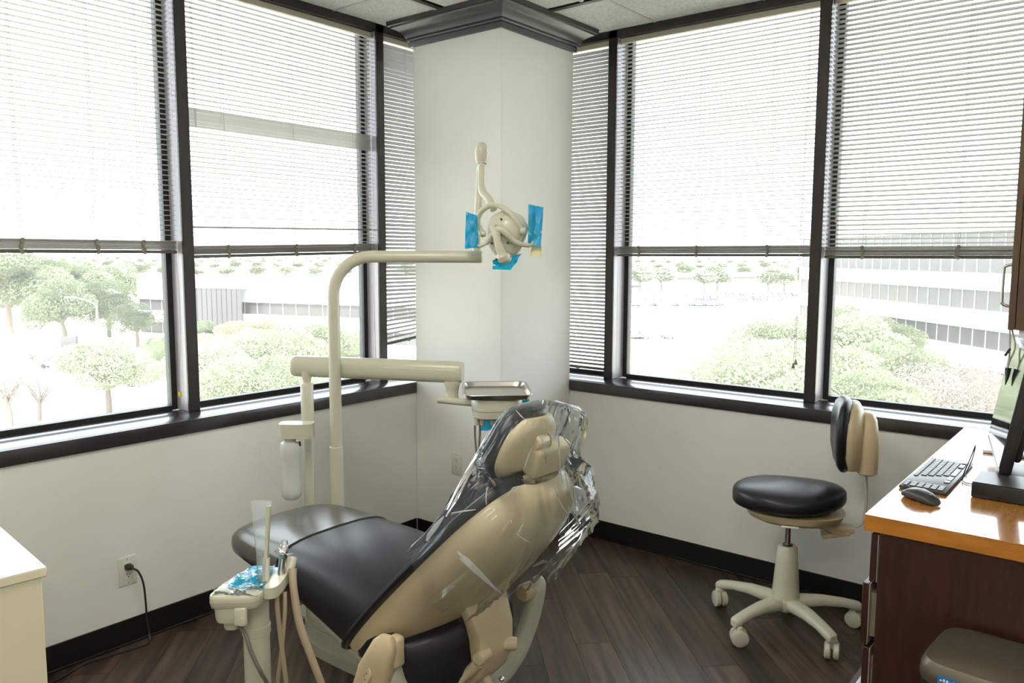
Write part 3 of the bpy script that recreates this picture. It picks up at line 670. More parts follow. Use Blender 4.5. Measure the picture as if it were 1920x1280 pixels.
# control head
hc = PX(930, 752, 3.34); hm = L2W(hc, YAW+R(4))
obj('control_head', MB().loft([[(a*(.102-i_), b*(.15-i_), z) for a, b in se(32, 4)] for i_, z in ((.012, -.052), (.003, -.046), (.0, -.03), (-.004, .022), (.0, .03))]).xf(hm), 'beige', DU)
obj('head_seam', MB().loft([[(a*.1035, b*.1515, z) for a, b in se(32, 4)] for z in (-.0185, -.0165)]).xf(hm), 'ghose', DU, 0)
for dx in (-.085, -.062, -.02, .02): obj('holder', MB().lathe([(.008, 0), (.011, .012), (.011, .03)], (0, 0, 0), 12).xf(hm @ Matrix.Translation((dx, -.10, -.08))), 'beige', DU)
for i, (a, b, c) in enumerate(((896, 862, -.02), (898, 862, .0), (925, 830, .0))):
    p0 = PX(892+i*7 if i < 2 else 917, 775, 3.28); p1 = PX(895+i*1.5 if i < 2 else 917, 870, 3.30)
    obj('instrument_hose', MB().tube(cr([p0, p0.lerp(p1, .4)+RH*(-.006 if i == 0 else .004), p1, p1-UP*.18+FH*.05, PX(900, 1000, 3.40), PX(890, 1010, 3.5)-UP*.0, Vector((PX0+.25, PY0+.1, .12)), Vector((PX0+.06, PY0, .08))], 5), .0045, 8), 'ghose', DU)
# steel tray
TR = thing('instrument_tray', 'rectangular stainless steel tray on the delivery arm', 'tray', hc+UP*.034, YAW+R(4))
tw, td = .134, .175; rr = []
for hx, hy, z in ((tw-.018, td-.018, .0015), (tw-.010, td-.010, .003), (tw-.002, td-.002, .020), (tw+.006, td+.006, .0225), (tw+.007, td+.007, .021), (tw-.001, td-.001, .0185), (tw-.009, td-.009, .001), (tw-.018, td-.018, 0)):
    rr.append([(a*hx, b*hy, z) for a, b in se(40, 9)])
obj('tray_pan', MB().loft(rr, True, True), 'steel', TR, 30, local=True)
# blue barrier film on the control-head handle
def sheet(pts, name, mat, nx=8, ny=8, wob=.004, seed=1, th=0.0006, pow_=1.0):
    """curled rectangular film between four corners (tl, tr, br, bl) with real thickness"""
    a, b, c, d = [Vector(p) for p in pts]; nrm = (b-a).cross(d-a).normalized(); mb = MB(); V = []
    for sgn in (0, 1):
        for j in range(ny+1):
            for i in range(nx+1):
                u_, v_ = i/nx, j/ny; p = a.lerp(b, u_).lerp(d.lerp(c, u_), v_)
                p = p+nrm*(wob*(noise.noise(Vector((u_*3.1+seed*5, v_*2.7, seed)))*2+.7*noise.noise(Vector((u_*8+seed, v_*7, seed*3))))+sgn*th)
                V.append(p)
    N_ = (nx+1)*(ny+1); F_ = []
    for s_ in (0, N_):
        for j in range(ny):
            for i in range(nx):
                q = s_+j*(nx+1)+i; f = (q, q+1, q+nx+2, q+nx+1); F_.append(f if s_ else f[::-1])
    bd = [i for i in range(nx+1)]+[j*(nx+1)+nx for j in range(1, ny+1)]+[ny*(nx+1)+i for i in range(nx-1, -1, -1)]+[j*(nx+1) for j in range(ny-1, 0, -1)]
    for i in range(len(bd)): F_.append((bd[i-1], bd[i], bd[i]+N_, bd[i-1]+N_))
    return MB().add(V, F_)
o = obj('barrier_film', sheet([PX(903, 776, 3.26), PX(936, 776, 3.26), PX(936, 808, 3.25), PX(902, 807, 3.25)], 'f', 'blue', wob=.003), 'blue'); tag(o, 'blue barrier film hanging under the delivery arm control head', 'barrier film', 'blue barrier films')
o = obj('barrier_film', sheet([PX(975, 750, 3.30), PX(992, 748, 3.30), PX(994, 758, 3.30), PX(972, 757, 3.28)], 'f', 'blue', wob=.003, seed=4), 'blue'); tag(o, 'small blue barrier film tab beside the steel tray', 'barrier film', 'blue barrier films')
obj('head_handle', MB().tube(cr([hm @ Vector((.10, -.02, -.01)), hm @ Vector((.15, -.04, -.012)), hm @ Vector((.165, -.08, -.02))], 5), .006, 8), 'steel', DU)
# water bottle and its bracket
bt = PX(552, 833, D0-.04)
BT = thing('water_bottle', 'frosted clear water bottle hanging from the delivery post', 'bottle', (bt.x, bt.y, PX(552, 938, D0-.04).z))
zb_, zt_ = PX(545, 936, D0-.04).z, PX(545, 826, D0-.04).z; H_ = zt_-zb_
bx_, by_ = PX(546, 880, D0-.04).x, PX(546, 880, D0-.04).y
obj('bottle_body', MB().lathe([(.0, .006), (.030, .0), (.040, .012), (.044, .035), (.042, .06), (.037, .085), (.037, .17), (.044, .195), (.0455, .225), (.040, .245), (.026, .252)], (bx_, by_, zb_), 28), 'bottle', BT)
obj('bottle_cap', MB().lathe([(.024, .0), (.026, .006), (.026, .02)], (bx_, by_, zb_+.252), 20), 'beige', BT)
q = PX(546, 814, D0-.02); q2 = PX(592, 814, D0+.0)
bw = MB().loft([[(c*.072+.028, s_*.040, z) for c, s_ in se(32, 4)] for z in (-.030, .026, .032)])
obj('bottle_bracket', bw.xf(L2W((bx_, by_, zb_+.252+.046), YAW)), 'beige', DU)
obj('bracket_switch', MB().lathe([(.004, 0), (.006, .008), (.003, .022)], PX(562, 832, D0-.06)-UP*.01, 8), 'dark', DU)

# ------------------------------------------------------------------ dental light
DL_ = 3.47
lp = PX(632, 900, DL_); LX, LY = lp.x, lp.y
LT = thing('dental_light', 'beige dental operatory light on a tall bent pole in front of the white column', 'dental light', (LX, LY, 0))
zh = PX(780, 481, DL_).z; E = Vector((LX, LY, zh))+RH*.632
pole = [Vector((LX, LY, z)) for z in (0.78, 1.0, 1.25, zh-.165)]
for k in range(1, 9):
    t = k/8*PI/2; pole.append(Vector((LX, LY, zh-.165))+RH*(.165*(1-math.cos(t)))+UP*(.165*math.sin(t)))
pole += [Vector((LX, LY, zh))+RH*.4, E-RH*.012, E-RH*.004, E]
obj('upper_pole', MB().tube(pole, [.0255]*(len(pole)-2)+[.024, .019], 20), 'beige', LT)
obj('lower_pole', MB().lathe([(.09, 0), (.09, .012), (.032, .02), (.029, .05), (.0285, .778), (.026, .78)], (LX, LY, 0), 24), 'beige', LT)
# rear riser, cap, neck
r0, r1 = PX(893, 478, DL_+.0), PX(902, 300, DL_+.02)
obj('riser', MB().tube([r0, r0.lerp(r1, .5), r1], .0185, 16), 'beige', LT)
cpt = PX(903, 291, DL_-.03)
rings = []
for k in range(17):
    t = math.sin((-1+k/8)*PI/2); r_ = math.sqrt(max(0, 1-t*t)); wv = .029*(1+.18*t)*r_+.0005
    rings.append([cpt+UP*(t*.056)+RH*(a*wv)+FH*(b*wv*.9) for a, b in se(20, 2)])
obj('riser_cap', MB().loft(rings), 'beige', LT)
obj('swivel_ring', MB().lathe([(.0178, 0), (.0178, .010)], PX(904, 310, DL_-.06), 16), 'dark', LT)
obj('swivel_sleeve', MB().lathe([(.0172, 0), (.0172, .03)], PX(903, 325, DL_-.06)-UP*.0, 16), 'chrome', LT)
nkp = [PX(904, 306, DL_-.06), PX(903, 326, DL_-.08), PX(903, 348, DL_-.10), PX(906, 362, DL_-.12), PX(915, 372, DL_-.15), PX(922, 385, DL_-.17), PX(926, 392, DL_-.18)]
obj('neck', MB().tube(cr(nkp, 5), .0165, 16), 'beige', LT)
# yoke: a band that arches over the head
DH = 3.27
def LP(x, y, d=0): return PX(x, y, DH+d)
ykp = [LP(906, 441, -.0), LP(898, 425, .03), LP(897, 408, .02), LP(905, 394, .0), LP(921, 385, -.01), LP(940, 388, -.03), LP(957, 400, -.05), LP(970, 417, -.05), LP(980, 433, -.04)]
obj('head_yoke', MB().tube(cr(ykp, 6), .0125, 14, flat=.8), 'beige', LT)
obj('yoke_joint', MB().lathe([(0, -.012), (.014, -.010), (.016, 0), (.014, .010), (0, .012)], LP(980, 433, -.045), 16, RH), 'beige', LT)
obj('yoke_joint', MB().lathe([(0, -.010), (.011, -.008), (.012, 0), (.011, .008), (0, .010)], LP(907, 438, -.01), 16, RH), 'beige', LT)
# head body: domed back plate, nose ridge, cheeks
def blob(c, rx, ry, rz, e=2.0, tilt=0, n=24, m=14, mod=None):
    rings = []; ct, st_ = math.cos(tilt), math.sin(tilt)
    for k in range(m+1):
        t = -1+2*k/m; t = math.sin(t*PI/2); r_ = max(0.02, math.sqrt(max(0, 1-abs(t)**e)))
        ring = []
        for a, b in se(n, 2.3):
            x, y, z = a*rx*r_, b*ry*r_, t*rz
            if mod: x, y, z = mod(x, y, z, t)
            x, z = x*ct-z*st_, x*st_+z*ct
            ring.append(c+RH*x+FH*y+UP*z)
        rings.append(ring)
    return MB().loft(rings)
hd = obj('lamp_housing', blob(LP(951, 441, .02), .083, .055, .098, 2.6, R(-10), mod=lambda x, y, z, t: (x*(1+.16*t), y, z)), 'beige', LT)
obj('housing_dome', blob(LP(955, 432, -.01), .060, .045, .066, 2.4, R(-12)), 'beige', hd)
obj('nose_ridge', MB().tube(cr([LP(926, 424, -.045), LP(931, 440, -.062), LP(935, 458, -.066), LP(941, 476, -.062), LP(946, 488, -.05)], 5), [.020]*6+[.017]*5+[.019]*5+[.027]*4+[.024], 16, flat=.8), 'beige', hd)
obj('nose_bulb', blob(LP(944, 484, -.035), .034, .030, .026), 'beige', hd)
obj('brow', MB().tube(cr([LP(899, 462, -.02), LP(912, 455, -.035), LP(922, 440, -.05), LP(934, 430, -.062), LP(948, 436, -.062), LP(962, 450, -.055), LP(977, 458, -.045), LP(992, 460, -.03)], 5), [.007]*5+[.011]*8+[.015]*10+[.012]*8+[.009]*5, 14), 'beige', hd)
obj('cover_plate', blob(LP(929, 429, -.055), .014, .012, .016), 'chrome', hd)
for x, y, d in ((940, 411, -.048), (952, 455, -.062), (922, 456, -.046), (931, 486, -.062), (946, 485, -.066), (956, 482, -.05)):
    obj('screw', MB().lathe([(0, 0), (.005, 0), (.004, .003), (0, .003)], LP(x, y, d), 10, -FH), 'dark', hd)
for s_, a_ in ((-1, [LP(899, 462, -.02), LP(893, 455, -.01), LP(888, 430, .0), LP(886, 412, .01)]), (1, [LP(988, 460, -.03), LP(997, 456, -.02), LP(1000, 432, -.01), LP(1001, 405, .0)])):
    obj('handle', MB().tube(cr(a_, 5), .009, 12), 'beige', hd)
# barrier sleeves (two-sided pockets over the handles)
def pocket(pts, dz=.014, seed=1):
    a, b, c, d = pts; mid = (a+b+c+d)/4
    f = sheet([p-FH*dz for p in (a, b, c, d)], 'f', 'blue', wob=.006, seed=seed, nx=6, ny=10); g = sheet([p+FH*dz for p in (a, b, c, d)], 'f', 'blue', wob=.005, seed=seed+2, nx=6, ny=10)
    return f.add(g.v, g.f)
o = obj('barrier_film', pocket([LP(874, 397, -.01), LP(894, 404, -.01), LP(898, 464, -.01), LP(872, 466, -.01)], seed=3), 'blue'); tag(o, 'blue barrier film sleeve on the left handle of the dental light', 'barrier film', 'blue barrier films')
o = obj('barrier_film', pocket([LP(991, 383, -.015), LP(1019, 389, -.015), LP(1014, 461, -.015), LP(990, 461, -.015)], seed=6), 'blue'); tag(o, 'blue barrier film sleeve on the right handle of the dental light', 'barrier film', 'blue barrier films')
o = obj('barrier_film', sheet([LP(925, 487, -.07), LP(979, 475, -.01), LP(958, 506, -.05), LP(923, 505, -.07)], 'f', 'blue', wob=.006, seed=9), 'blue'); tag(o, 'blue barrier film wrapped under the dental light head', 'barrier film', 'blue barrier films')
o = obj('sticky_note', sheet([LP(997, 461, -.0), LP(1015, 461, .0), LP(1015, 480, -.004), LP(994, 481, -.004)], 'f', 'note', wob=.001, seed=2), 'note'); tag(o, 'small pale yellow paper tab below the right lamp handle', 'paper tab')

# ------------------------------------------------------------------ assistant's instrument post
DA = 2.08
ac = PX(466, 1098, DA)
AU = thing('assistant_instrument_post', 'beige assistant instrument post with white keypad in the front left of the chair', 'dental unit', (ac.x, ac.y, 0))
am = L2W((ac.x, ac.y, ac.z), YAW) @ Matrix.Diagonal((.76, .80, .9, 1))
def AX(x, y, z): return am @ Vector((x, y, z))
outl = [(-.104, -.075), (-.098, -.088), (-.08, -.094), (.03, -.088), (.052, -.08), (.062, -.06), (.066, -.035), (.085, .0), (.098, .05), (.104, .12), (.098, .135), (.07, .150), (-.02, .152), (-.045, .142), (-.07, .09), (-.094, .0)]
def ring_(sc_, z): return [tuple(am @ Vector((x*sc_, (y-.03)*sc_+.03, z))) for x, y in outl]
obj('instrument_head', MB().loft([ring_(.90, -.040), ring_(.97, -.034), ring_(1.0, -.018), ring_(1.0, -.006), ring_(.985, .002), ring_(.96, .004)]), 'beige', AU, 50)
obj('head_seam', MB().loft([ring_(1.004, -.0185), ring_(1.004, -.0165)]), 'hose', AU, 0)
for y0_, y1_, xa, xb in ((-.055, -.005, -.086, -.040), (.0, .045, -.072, -.030), (.05, .13, -.048, .020)):
    obj('keypad_panel', MB().rbox(xa, xb+.06, y0_, y1_, .003, .008, .003, 2).xf(am), 'key', AU)
obj('under_housing', MB().loft([[tuple(am @ Vector((-.045+a*s_*.05, -.035+b*s_*.05, z))) for a, b in se(28, 3)] for z, s_ in ((-.035, 1.05), (-.07, 1.0), (-.080, .93), (-.082, .6), (-.084, .55), (-.104, .52), (-.110, .44))]), 'beige', AU)
obj('clamp_tab', MB().rbox(-.022, .022, -.09, -.075, -.085, -.03, .007, 3).xf(am), 'beige', AU)
obj('clamp_screw', MB().lathe([(0, 0), (.011, 0), (.011, .002), (0, .0025)], AX(.006, -.0905, -.070), 18, am.to_3x3() @ Vector((0, -1, 0))), 'beige', AU)
pz = ac.z
obj('post', MB().lathe([(.030, .06), (.034, .08), (.034, pz-.14), (.037, pz-.138), (.037, pz-.115), (.034, pz-.113), (.034, pz-.035)], Vector((*AX(.012, .03, 0)[:2], 0)), 24), 'beige', AU)
a0 = Vector((*AX(.012, .03, 0)[:2], 0))
obj('floor_foot', MB().tube(cr([a0+UP*.075, a0+Vector((-.10, .12, .075)), Vector((-2.0, 1.60, .065)), Vector((-2.15, 1.70, .06))], 6), [.04]*18+[.036], 14, flat=.8), 'beige', AU)
# holder fork at the right, rear
obj('holder_fork', MB().loft([[tuple(am @ Vector((.084+a*.030, .03+b*.080, z))) for a, b in se(24, 3)] for z in (-.02, .006, .012)]), 'beige', AU)
obj('holder_fork', MB().tube(cr([AX(.085, .08, .0), AX(.112, .10, .018), AX(.118, .12, .045)], 5), .013, 12), 'beige', AU)
# saliva ejector: tip, body, valve
e0, e1 = AX(.058, .0, .010), PX(504, 948, DA+.02)
obj('ejector_tube', MB().tube([e0.lerp(e1, .30), e0.lerp(e1, .6), e1], [.0065, .006, .0068], 12), 'cream', AU)
obj('ejector_grip', MB().tube([e0.lerp(e1, .02), e0.lerp(e1, .14), e0.lerp(e1, .32)], [.0095, .0095, .0088], 14), 'beige', AU)
obj('ejector_base', MB().tube([e0-UP*.02, e0.lerp(e1, .14)], .0088, 14), 'chrome', AU)
# suction valve
v0, v1 = AX(.092, .06, .0), PX(533, 1020, DA+.06)
obj('suction_valve', MB().tube([v0.lerp(v1, .0), v0.lerp(v1, .55), v0.lerp(v1, .6), v0.lerp(v1, .92), v1], [.010, .010, .013, .012, .009], 16), 'chrome', AU)
obj('valve_lever', MB().tube(cr([PX(520, 1030, DA+.05), PX(527, 1038, DA+.045), PX(536, 1040, DA+.04)], 4), .008, 10), 'chrome', AU)
obj('valve_pin', MB().tube([PX(537, 1039, DA+.04), PX(550, 1037, DA+.04)], .0022, 8), 'chrome', AU)
obj('valve_tip', MB().tube([v1, v1+(v1-v0).normalized()*.010], [.010, .0085], 16), 'chrome', AU)
def hose(pts, r, mat='hose'): obj('hose', MB().tube(cr(pts, 6), r, 10), mat, AU)
hose([PX(519, 1105, DA), PX(520, 1140, DA), PX(528, 1210, DA+.02), PX(537, 1285, DA+.05), PX(545, 1380, DA+.12), Vector((-1.86, 1.45, .06)), Vector((-1.95, 1.62, .05))], .0062)
hose([PX(534, 1110, DA+.02), PX(534, 1150, DA+.02), PX(528, 1220, DA+.03), PX(521, 1290, DA+.06), PX(530, 1380, DA+.12), Vector((-1.90, 1.47, .05)), Vector((-1.98, 1.62, .05))], .0056)
hose([PX(549, 1065, DA+.06), PX(550, 1100, DA+.05), PX(562, 1170, DA+.05), PX(583, 1230, DA+.06), PX(605, 1290, DA+.08), PX(625, 1370, DA+.14), Vector((-1.78, 1.47, .06)), Vector((-1.92, 1.64, .06))], .0105)
hose([AX(-.015, -.05, -.10), PX(461, 1190, DA-.05), PX(470, 1220, DA-.05), PX(488, 1258, DA-.04), PX(505, 1290, DA), PX(530, 1370, DA+.08), Vector((-1.88, 1.45, .05))], .0055, 'ghose')
# barrier film over the keypad and clear sleeve on the ejector
o = obj('barrier_film', sheet([AX(-.034, .12, .018), AX(.056, .125, .019), AX(.068, -.05, .017), AX(-.062, -.045, .015)], 'f', 'blue', nx=14, ny=14, wob=.0055, seed=12), 'blue'); tag(o, 'crinkled blue barrier film lying on the assistant keypad', 'barrier film', 'blue barrier films')
sl = MB(); rings = []
for t, wd_ in ((0, .013), (.2, .015), (.5, .019), (.8, .024), (1.0, .028)):
    c = e0.lerp(e1+UP*.014, t)-RH*(.003+.010*t); rings.append([c+RH*(a*wd_*(1.25 if a < 0 else .75))+FH*(b*.012*(1-.6*t)) for a, b in se(20, 2)])
obj('clear_sleeve', MB().loft(rings, False, False), 'film')
tag(bpy.data.objects['clear_sleeve'], 'clear plastic sleeve standing over the saliva ejector', 'plastic sleeve')
o = obj('clear_wrap', sheet([AX(-.095, -.055, .011), AX(.055, -.045, .020), AX(.058, -.086, .004), AX(-.09, -.092, .004)], 'f', 'film', nx=12, ny=6, wob=.004, seed=15), 'film'); tag(o, 'clear plastic wrap on the front edge of the assistant keypad', 'plastic wrap')

# ------------------------------------------------------------------ stool
SX_, SY_ = -1.165, 3.352
SRZ = YAW-R(17)
ST = thing('stool', 'black saddle-seat dental stool with beige five-star base by the far window', 'stool', (SX_, SY_, 0), SRZ)
def S(name, mb, mat, par=None, **k):
    p = par or ST; o = obj(name, mb, mat, p, local=True, **k); return o
seat = []
for k in range(17):
    t = math.sin((-1+k/8)*PI/2); zz = t
    r_ = max(.02, math.sqrt(max(0, 1-abs(t)**2.6)))
    ring = []
    for q in range(40):
        th_ = 2*PI*q/40; c, s_ = math.cos(th_), math.sin(th_)
        # saddle plan: wide rear (local +x), narrower waisted front
        px_, py_ = c*.232*r_, s_*(.195-.012*math.cos(th_))*r_
        z = .588+zz*.064+.016*(px_/.23)**2*(1 if t > 0 else .3)-r_*(.010*abs(s_)**3+.03*max(0, -c)**3*(1 if t < 0 else .6))
        ring.append((px_-.005, py_, z))
    seat.append(ring)
S('seat_cushion', MB().loft(seat), 'vinyl')
S('seat_shell', MB().loft([[(a*x_+.02, b*y_, z) for a, b in se(32, 2.4)] for x_, y_, z in ((.09, .08, .472), (.15, .12, .482), (.19, .155, .502), (.205, .165, .53))]), 'shell')
S('shell_badge', MB().rbox(-.035, .035, -.152, -.140, .486, .494, .003), 'white')
S('gas_piston', MB().cyl((0, 0, .36), (0, 0, .48), .0125, 20), 'chrome')
S('piston_collar', MB().cyl((0, 0, .355), (0, 0, .368), .021, 20), 'dark')
S('column_cover', MB().lathe([(.062, .115), (.058, .14), (.050, .25), (.041, .355), (.036, .362)], (0, 0, 0), 28), 'beige')
S('hub', MB().lathe([(.03, .078), (.058, .084), (.068, .105), (.068, .128), (.055, .138)], (0, 0, 0), 28), 'beige')
LEGA = [math.atan2(math.sin(R(a)), math.cos(R(a))) - SRZ for a in (36, 108, 180-4, -108, -36)]
for a in LEGA:
    d = Vector((math.cos(a), math.sin(a), 0)); sv = Vector((-d.y, d.x, 0)); rings = []
    for r_, wd_, z0_, z1_ in ((.03, .036, .078, .135), (.08, .035, .090, .142), (.16, .031, .098, .140), (.24, .027, .094, .130), (.295, .025, .082, .120), (.318, .024, .076, .114), (.327, .016, .08, .106)):
        rings.append([d*r_+sv*(x*wd_)+UP*((z0_+z1_)/2+z*(z1_-z0_)/2) for x, z in se(16, 3)])
    lg = S('leg', MB().loft(rings), 'beige')
    cs = d*.304+sv*.012
    ra = Vector((math.cos(a+.9), math.sin(a+.9), 0))
    for off in (-.0165, .0165):
        S('caster_wheel', MB().lathe([(0, -.013), (.027, -.013), (.036, -.008), (.036, .008), (.027, .013), (0, .013)], cs+ra*off+UP*.036, 22, ra), 'beige', lg)
    S('caster_fork', MB().rbox(-.022, .022, -.012, .012, -.012, .03, .008, 3).xf(Matrix.Translation(cs+UP*.055) @ Matrix.Rotation(a+.9, 4, 'Z')), 'beige', lg)
# back support
S('back_cushion', MB().loft([[(.205+a*.040*s_-.055*abs(b*s_)**2.2*.0-.030*(b*s_)**2, b*.150*s_, .875+z) for a, b in se(28, 2.2)] for z, s_ in ((-.165, .12), (-.158, .45), (-.13, .78), (-.07, .97), (.0, 1), (.07, .95), (.115, .78), (.138, .5), (.146, .15))]), 'vinyl')
bs = S('back_shell', MB().loft([[(.243+a*.040*s_-.030*(b*s_)**2, b*.140*s_, .87+z) for a, b in se(28, 2.4)] for z, s_ in ((-.15, .3), (-.14, .7), (-.08, .98), (.0, 1), (.06, .93), (.11, .72), (.132, .4), (.138, .12))]), 'shell')
S('back_bolster', MB().loft([[(.293+a*.046*s_, b*.10*s_, .855+z) for a, b in se(24, 2.8)] for z, s_ in ((-.142, .80), (-.135, .93), (-.06, 1.0), (.02, .92), (.08, .72), (.105, .45), (.112, .15))]), 'shell', bs)
S('back_rod', MB().tube(cr([(.295, 0, .73), (.302, 0, .60), (.298, 0, .51), (.28, 0, .478), (.25, 0, .470), (.20, 0, .472)], 6), .006, 10), 'beige')
S('rod_bracket', MB().loft([[(x_, y*.05*s_, z+k_*.02*s_) for y, k_ in se(16, 4)] for x_, z, s_ in ((.06, .482, .8), (.14, .475, 1), (.20, .455, 1), (.26, .462, .7))]), 'shell')
S('rod_bracket', MB().rbox(.13, .245, -.045, .045, .428, .448, .006, 2).xf(Matrix.Translation((.185, 0, .44)) @ Matrix.Rotation(R(-14), 4, 'Y') @ Matrix.Translation((-.185, 0, -.44))), 'shell')

# ------------------------------------------------------------------ counter with drawers
DX0, DY0, DZ = -.588, 2.292, .892
# the worktop
CT = thing('countertop', 'orange wood countertop along the right wall with glossy top', 'countertop', (-.25, 3.0, DZ-.045))
obj('top_sheet', MB().rbox(DX0, XE-.002, DY0, YR-.014, DZ-.004, DZ, .0012, 1), 'ctop', CT)
obj('edge_band', MB().rbox(DX0+.0005, XE-.002, DY0+.0005, YR-.014, DZ-.046, DZ-.0042, .001, 1), 'wood', CT)
CB = thing('drawer_cabinet', 'dark brown drawer cabinet under the orange countertop', 'cabinet', (-.25, 3.0, 0))
obj('cabinet_body', MB().box(DX0+.045, XE-.004, DY0+.022, YR-.02, .0, DZ-.047), 'brown', CB, 0)
obj('end_panel', MB().rbox(DX0+.040, XE-.004, DY0+.008, DY0+.0215, .0, DZ-.047, .0015, 1), 'brown', CB)
for zz0, zz1, pull in ((.700, .838, 0.0), (.515, .693, .016), (.335, .508, .008)):
    d = obj('drawer_front', MB().rbox(DX0+.018-pull, DX0+.036-pull, DY0+.010, DY0+.62, zz0, zz1, .002, 1), 'brown', CB)
    obj('drawer_edge', MB().rbox(DX0+.0362-pull, DX0+.0385-pull, DY0+.0095, DY0+.62, zz0+.001, zz1-.001, .0006, 1), 'edge', d)
    if pull: obj('drawer_box', MB().box(DX0+.0386-pull, DX0+.0445, DY0+.03, DY0+.60, zz0+.02, zz1-.03), 'edge', d, 0)
d = obj('drawer_front', MB().rbox(DX0-.085, DX0-.067, DY0+.010, DY0+.62, .08, .262, .002, 1), 'brown', CB, label='bottom drawer front pulled open')
obj('drawer_box', MB().box(DX0-.0665, DX0+.044, DY0+.012, DY0+.60, .12, .264), 'drawer', d, 0)
for yy0 in (DY0+.63, DY0+1.06):
    for zz0, zz1 in ((.700, .838), (.515, .693), (.10, .508)): obj('drawer_front', MB().rbox(DX0+.018, DX0+.036, yy0, yy0+.41, zz0, zz1, .002, 1), 'brown', CB)
# upper cabinet
UX, UY, UZ = -.375, 3.075, 1.362
UC = thing('wall_cabinet', 'brown wall cabinet with bar handle above the monitor', 'cabinet', (-.15, 3.2, UZ))
obj('cabinet_body', MB().box(UX+.022, XE-.004, UY+.002, YR-.05, UZ, 2.25), 'cab', UC, 0)
dr = obj('cabinet_door', MB().rbox(UX, UX+.020, UY, UY+.33, UZ, 2.25, .0015, 1), 'cab', UC)
obj('door_handle', MB().tube(cr([(UX+.001, UY+.035, UZ+.075), (UX-.022, UY+.035, UZ+.082), (UX-.026, UY+.035, UZ+.10), (UX-.026, UY+.035, UZ+.19), (UX-.022, UY+.035, UZ+.208), (UX+.001, UY+.035, UZ+.215)], 5), .0048, 10), 'steel', dr)
obj('cabinet_door', MB().rbox(UX, UX+.020, UY+.336, UY+.64, UZ, 2.25, .0015, 1), 'cab', UC)
obj('light_rail', MB().rbox(UX+.03, UX+.24, UY+.02, YR-.08, UZ-.025, UZ-.001, .002, 1), 'white', UC)
# clip cord hanging from the cabinet
k0 = PX(1893, 622, 2.66)
KC = thing('clip_cord', 'grey cord with two black clips hanging under the wall cabinet', 'cord', k0)
for dx, e_ in ((0, 0), (.006, .012)):
    obj('cord', MB().tube(cr([k0+RH*dx+UP*.012, k0+RH*(dx+.004+e_)-UP*.05, k0+RH*(dx*.3+.004)-UP*.10, k0+RH*(.0+dx*.2)-UP*.135], 5), .0028, 8), 'cord', KC)
obj('clip', MB().rbox(-.004, .004, -.003, .003, -.015, .015, .002).xf(Matrix.Translation(k0+RH*-.002-UP*.068) @ Matrix.Rotation(.5, 4, 'Y')), 'dark', KC)
obj('clip', MB().tube([k0+RH*.004-UP*.120, k0+RH*.003-UP*.15, k0+RH*-.002-UP*.178], [.010, .006, .0015], 4), 'dark', KC)

# monitor, screen facing the stool, seen edge-on
mo = Vector((-.372, 2.905, DZ)); MN = thing('monitor', 'black computer monitor tilted back on the counter, screen to the stool', 'monitor', mo, R(0))
mt = Matrix.Translation((-.392, 3.062, DZ+.055)) @ Matrix.Rotation(R(11), 4, 'Z') @ Matrix.Rotation(R(9), 4, 'Y')
mw_, mh_ = .57, .375
obj('monitor_case', MB().rbox(.004, .034, -mw_/2, mw_/2, 0, mh_, .004, 2).xf(mt), 'black', MN)
obj('screen', MB().rbox(-.001, .004, -mw_/2+.008, mw_/2-.008, .014, mh_-.008, .001, 1).xf(mt), 'screen', MN)
obj('bezel', MB().rbox(.0005, .006, -mw_/2, mw_/2, -.002, .013, .001, 1).xf(mt), 'black', MN)
obj('back_housing', MB().rbox(.034, .058, -mw_/2+.06, mw_/2-.06, .03, mh_-.08, .010, 2).xf(mt), 'black', MN)
obj('stand_arm', MB().rbox(-.275, -.235, 3.00, 3.10, DZ+.012, DZ+.17, .006), 'black', MN)
obj('stand_foot', MB().rbox(-.37, -.16, 2.95, 3.16, DZ+.001, DZ+.012, .004), 'dark', MN)
# small black computer box in front of it
o = obj('computer_box', MB().rbox(-.388, -.175, 2.655, 2.815, DZ+.001, DZ+.047, .005, 2), 'black'); tag(o, 'low flat black computer box on the countertop next to the monitor', 'computer')
obj('box_lid', MB().rbox(-.386, -.177, 2.657, 2.813, DZ+.0472, DZ+.0485, .0006, 1), 'kbd', o)
# paper / pale tray behind the monitor
o = obj('paper_tray', MB().rbox(-.455, -.10, 3.30, 3.52, DZ+.001, DZ+.012, .004), 'white'); tag(o, 'white flat tray behind the monitor', 'tray')
o = obj('monitor_cable', MB().tube(cr([(-.30, 2.95, DZ+.16), (-.25, 2.88, DZ+.12), (-.24, 2.84, DZ+.06), (-.22, 2.83, DZ+.012), (-.12, 2.90, DZ+.006)], 6), .003, 8), 'dark'); tag(o, 'thin black cable drooping behind the monitor', 'cable')
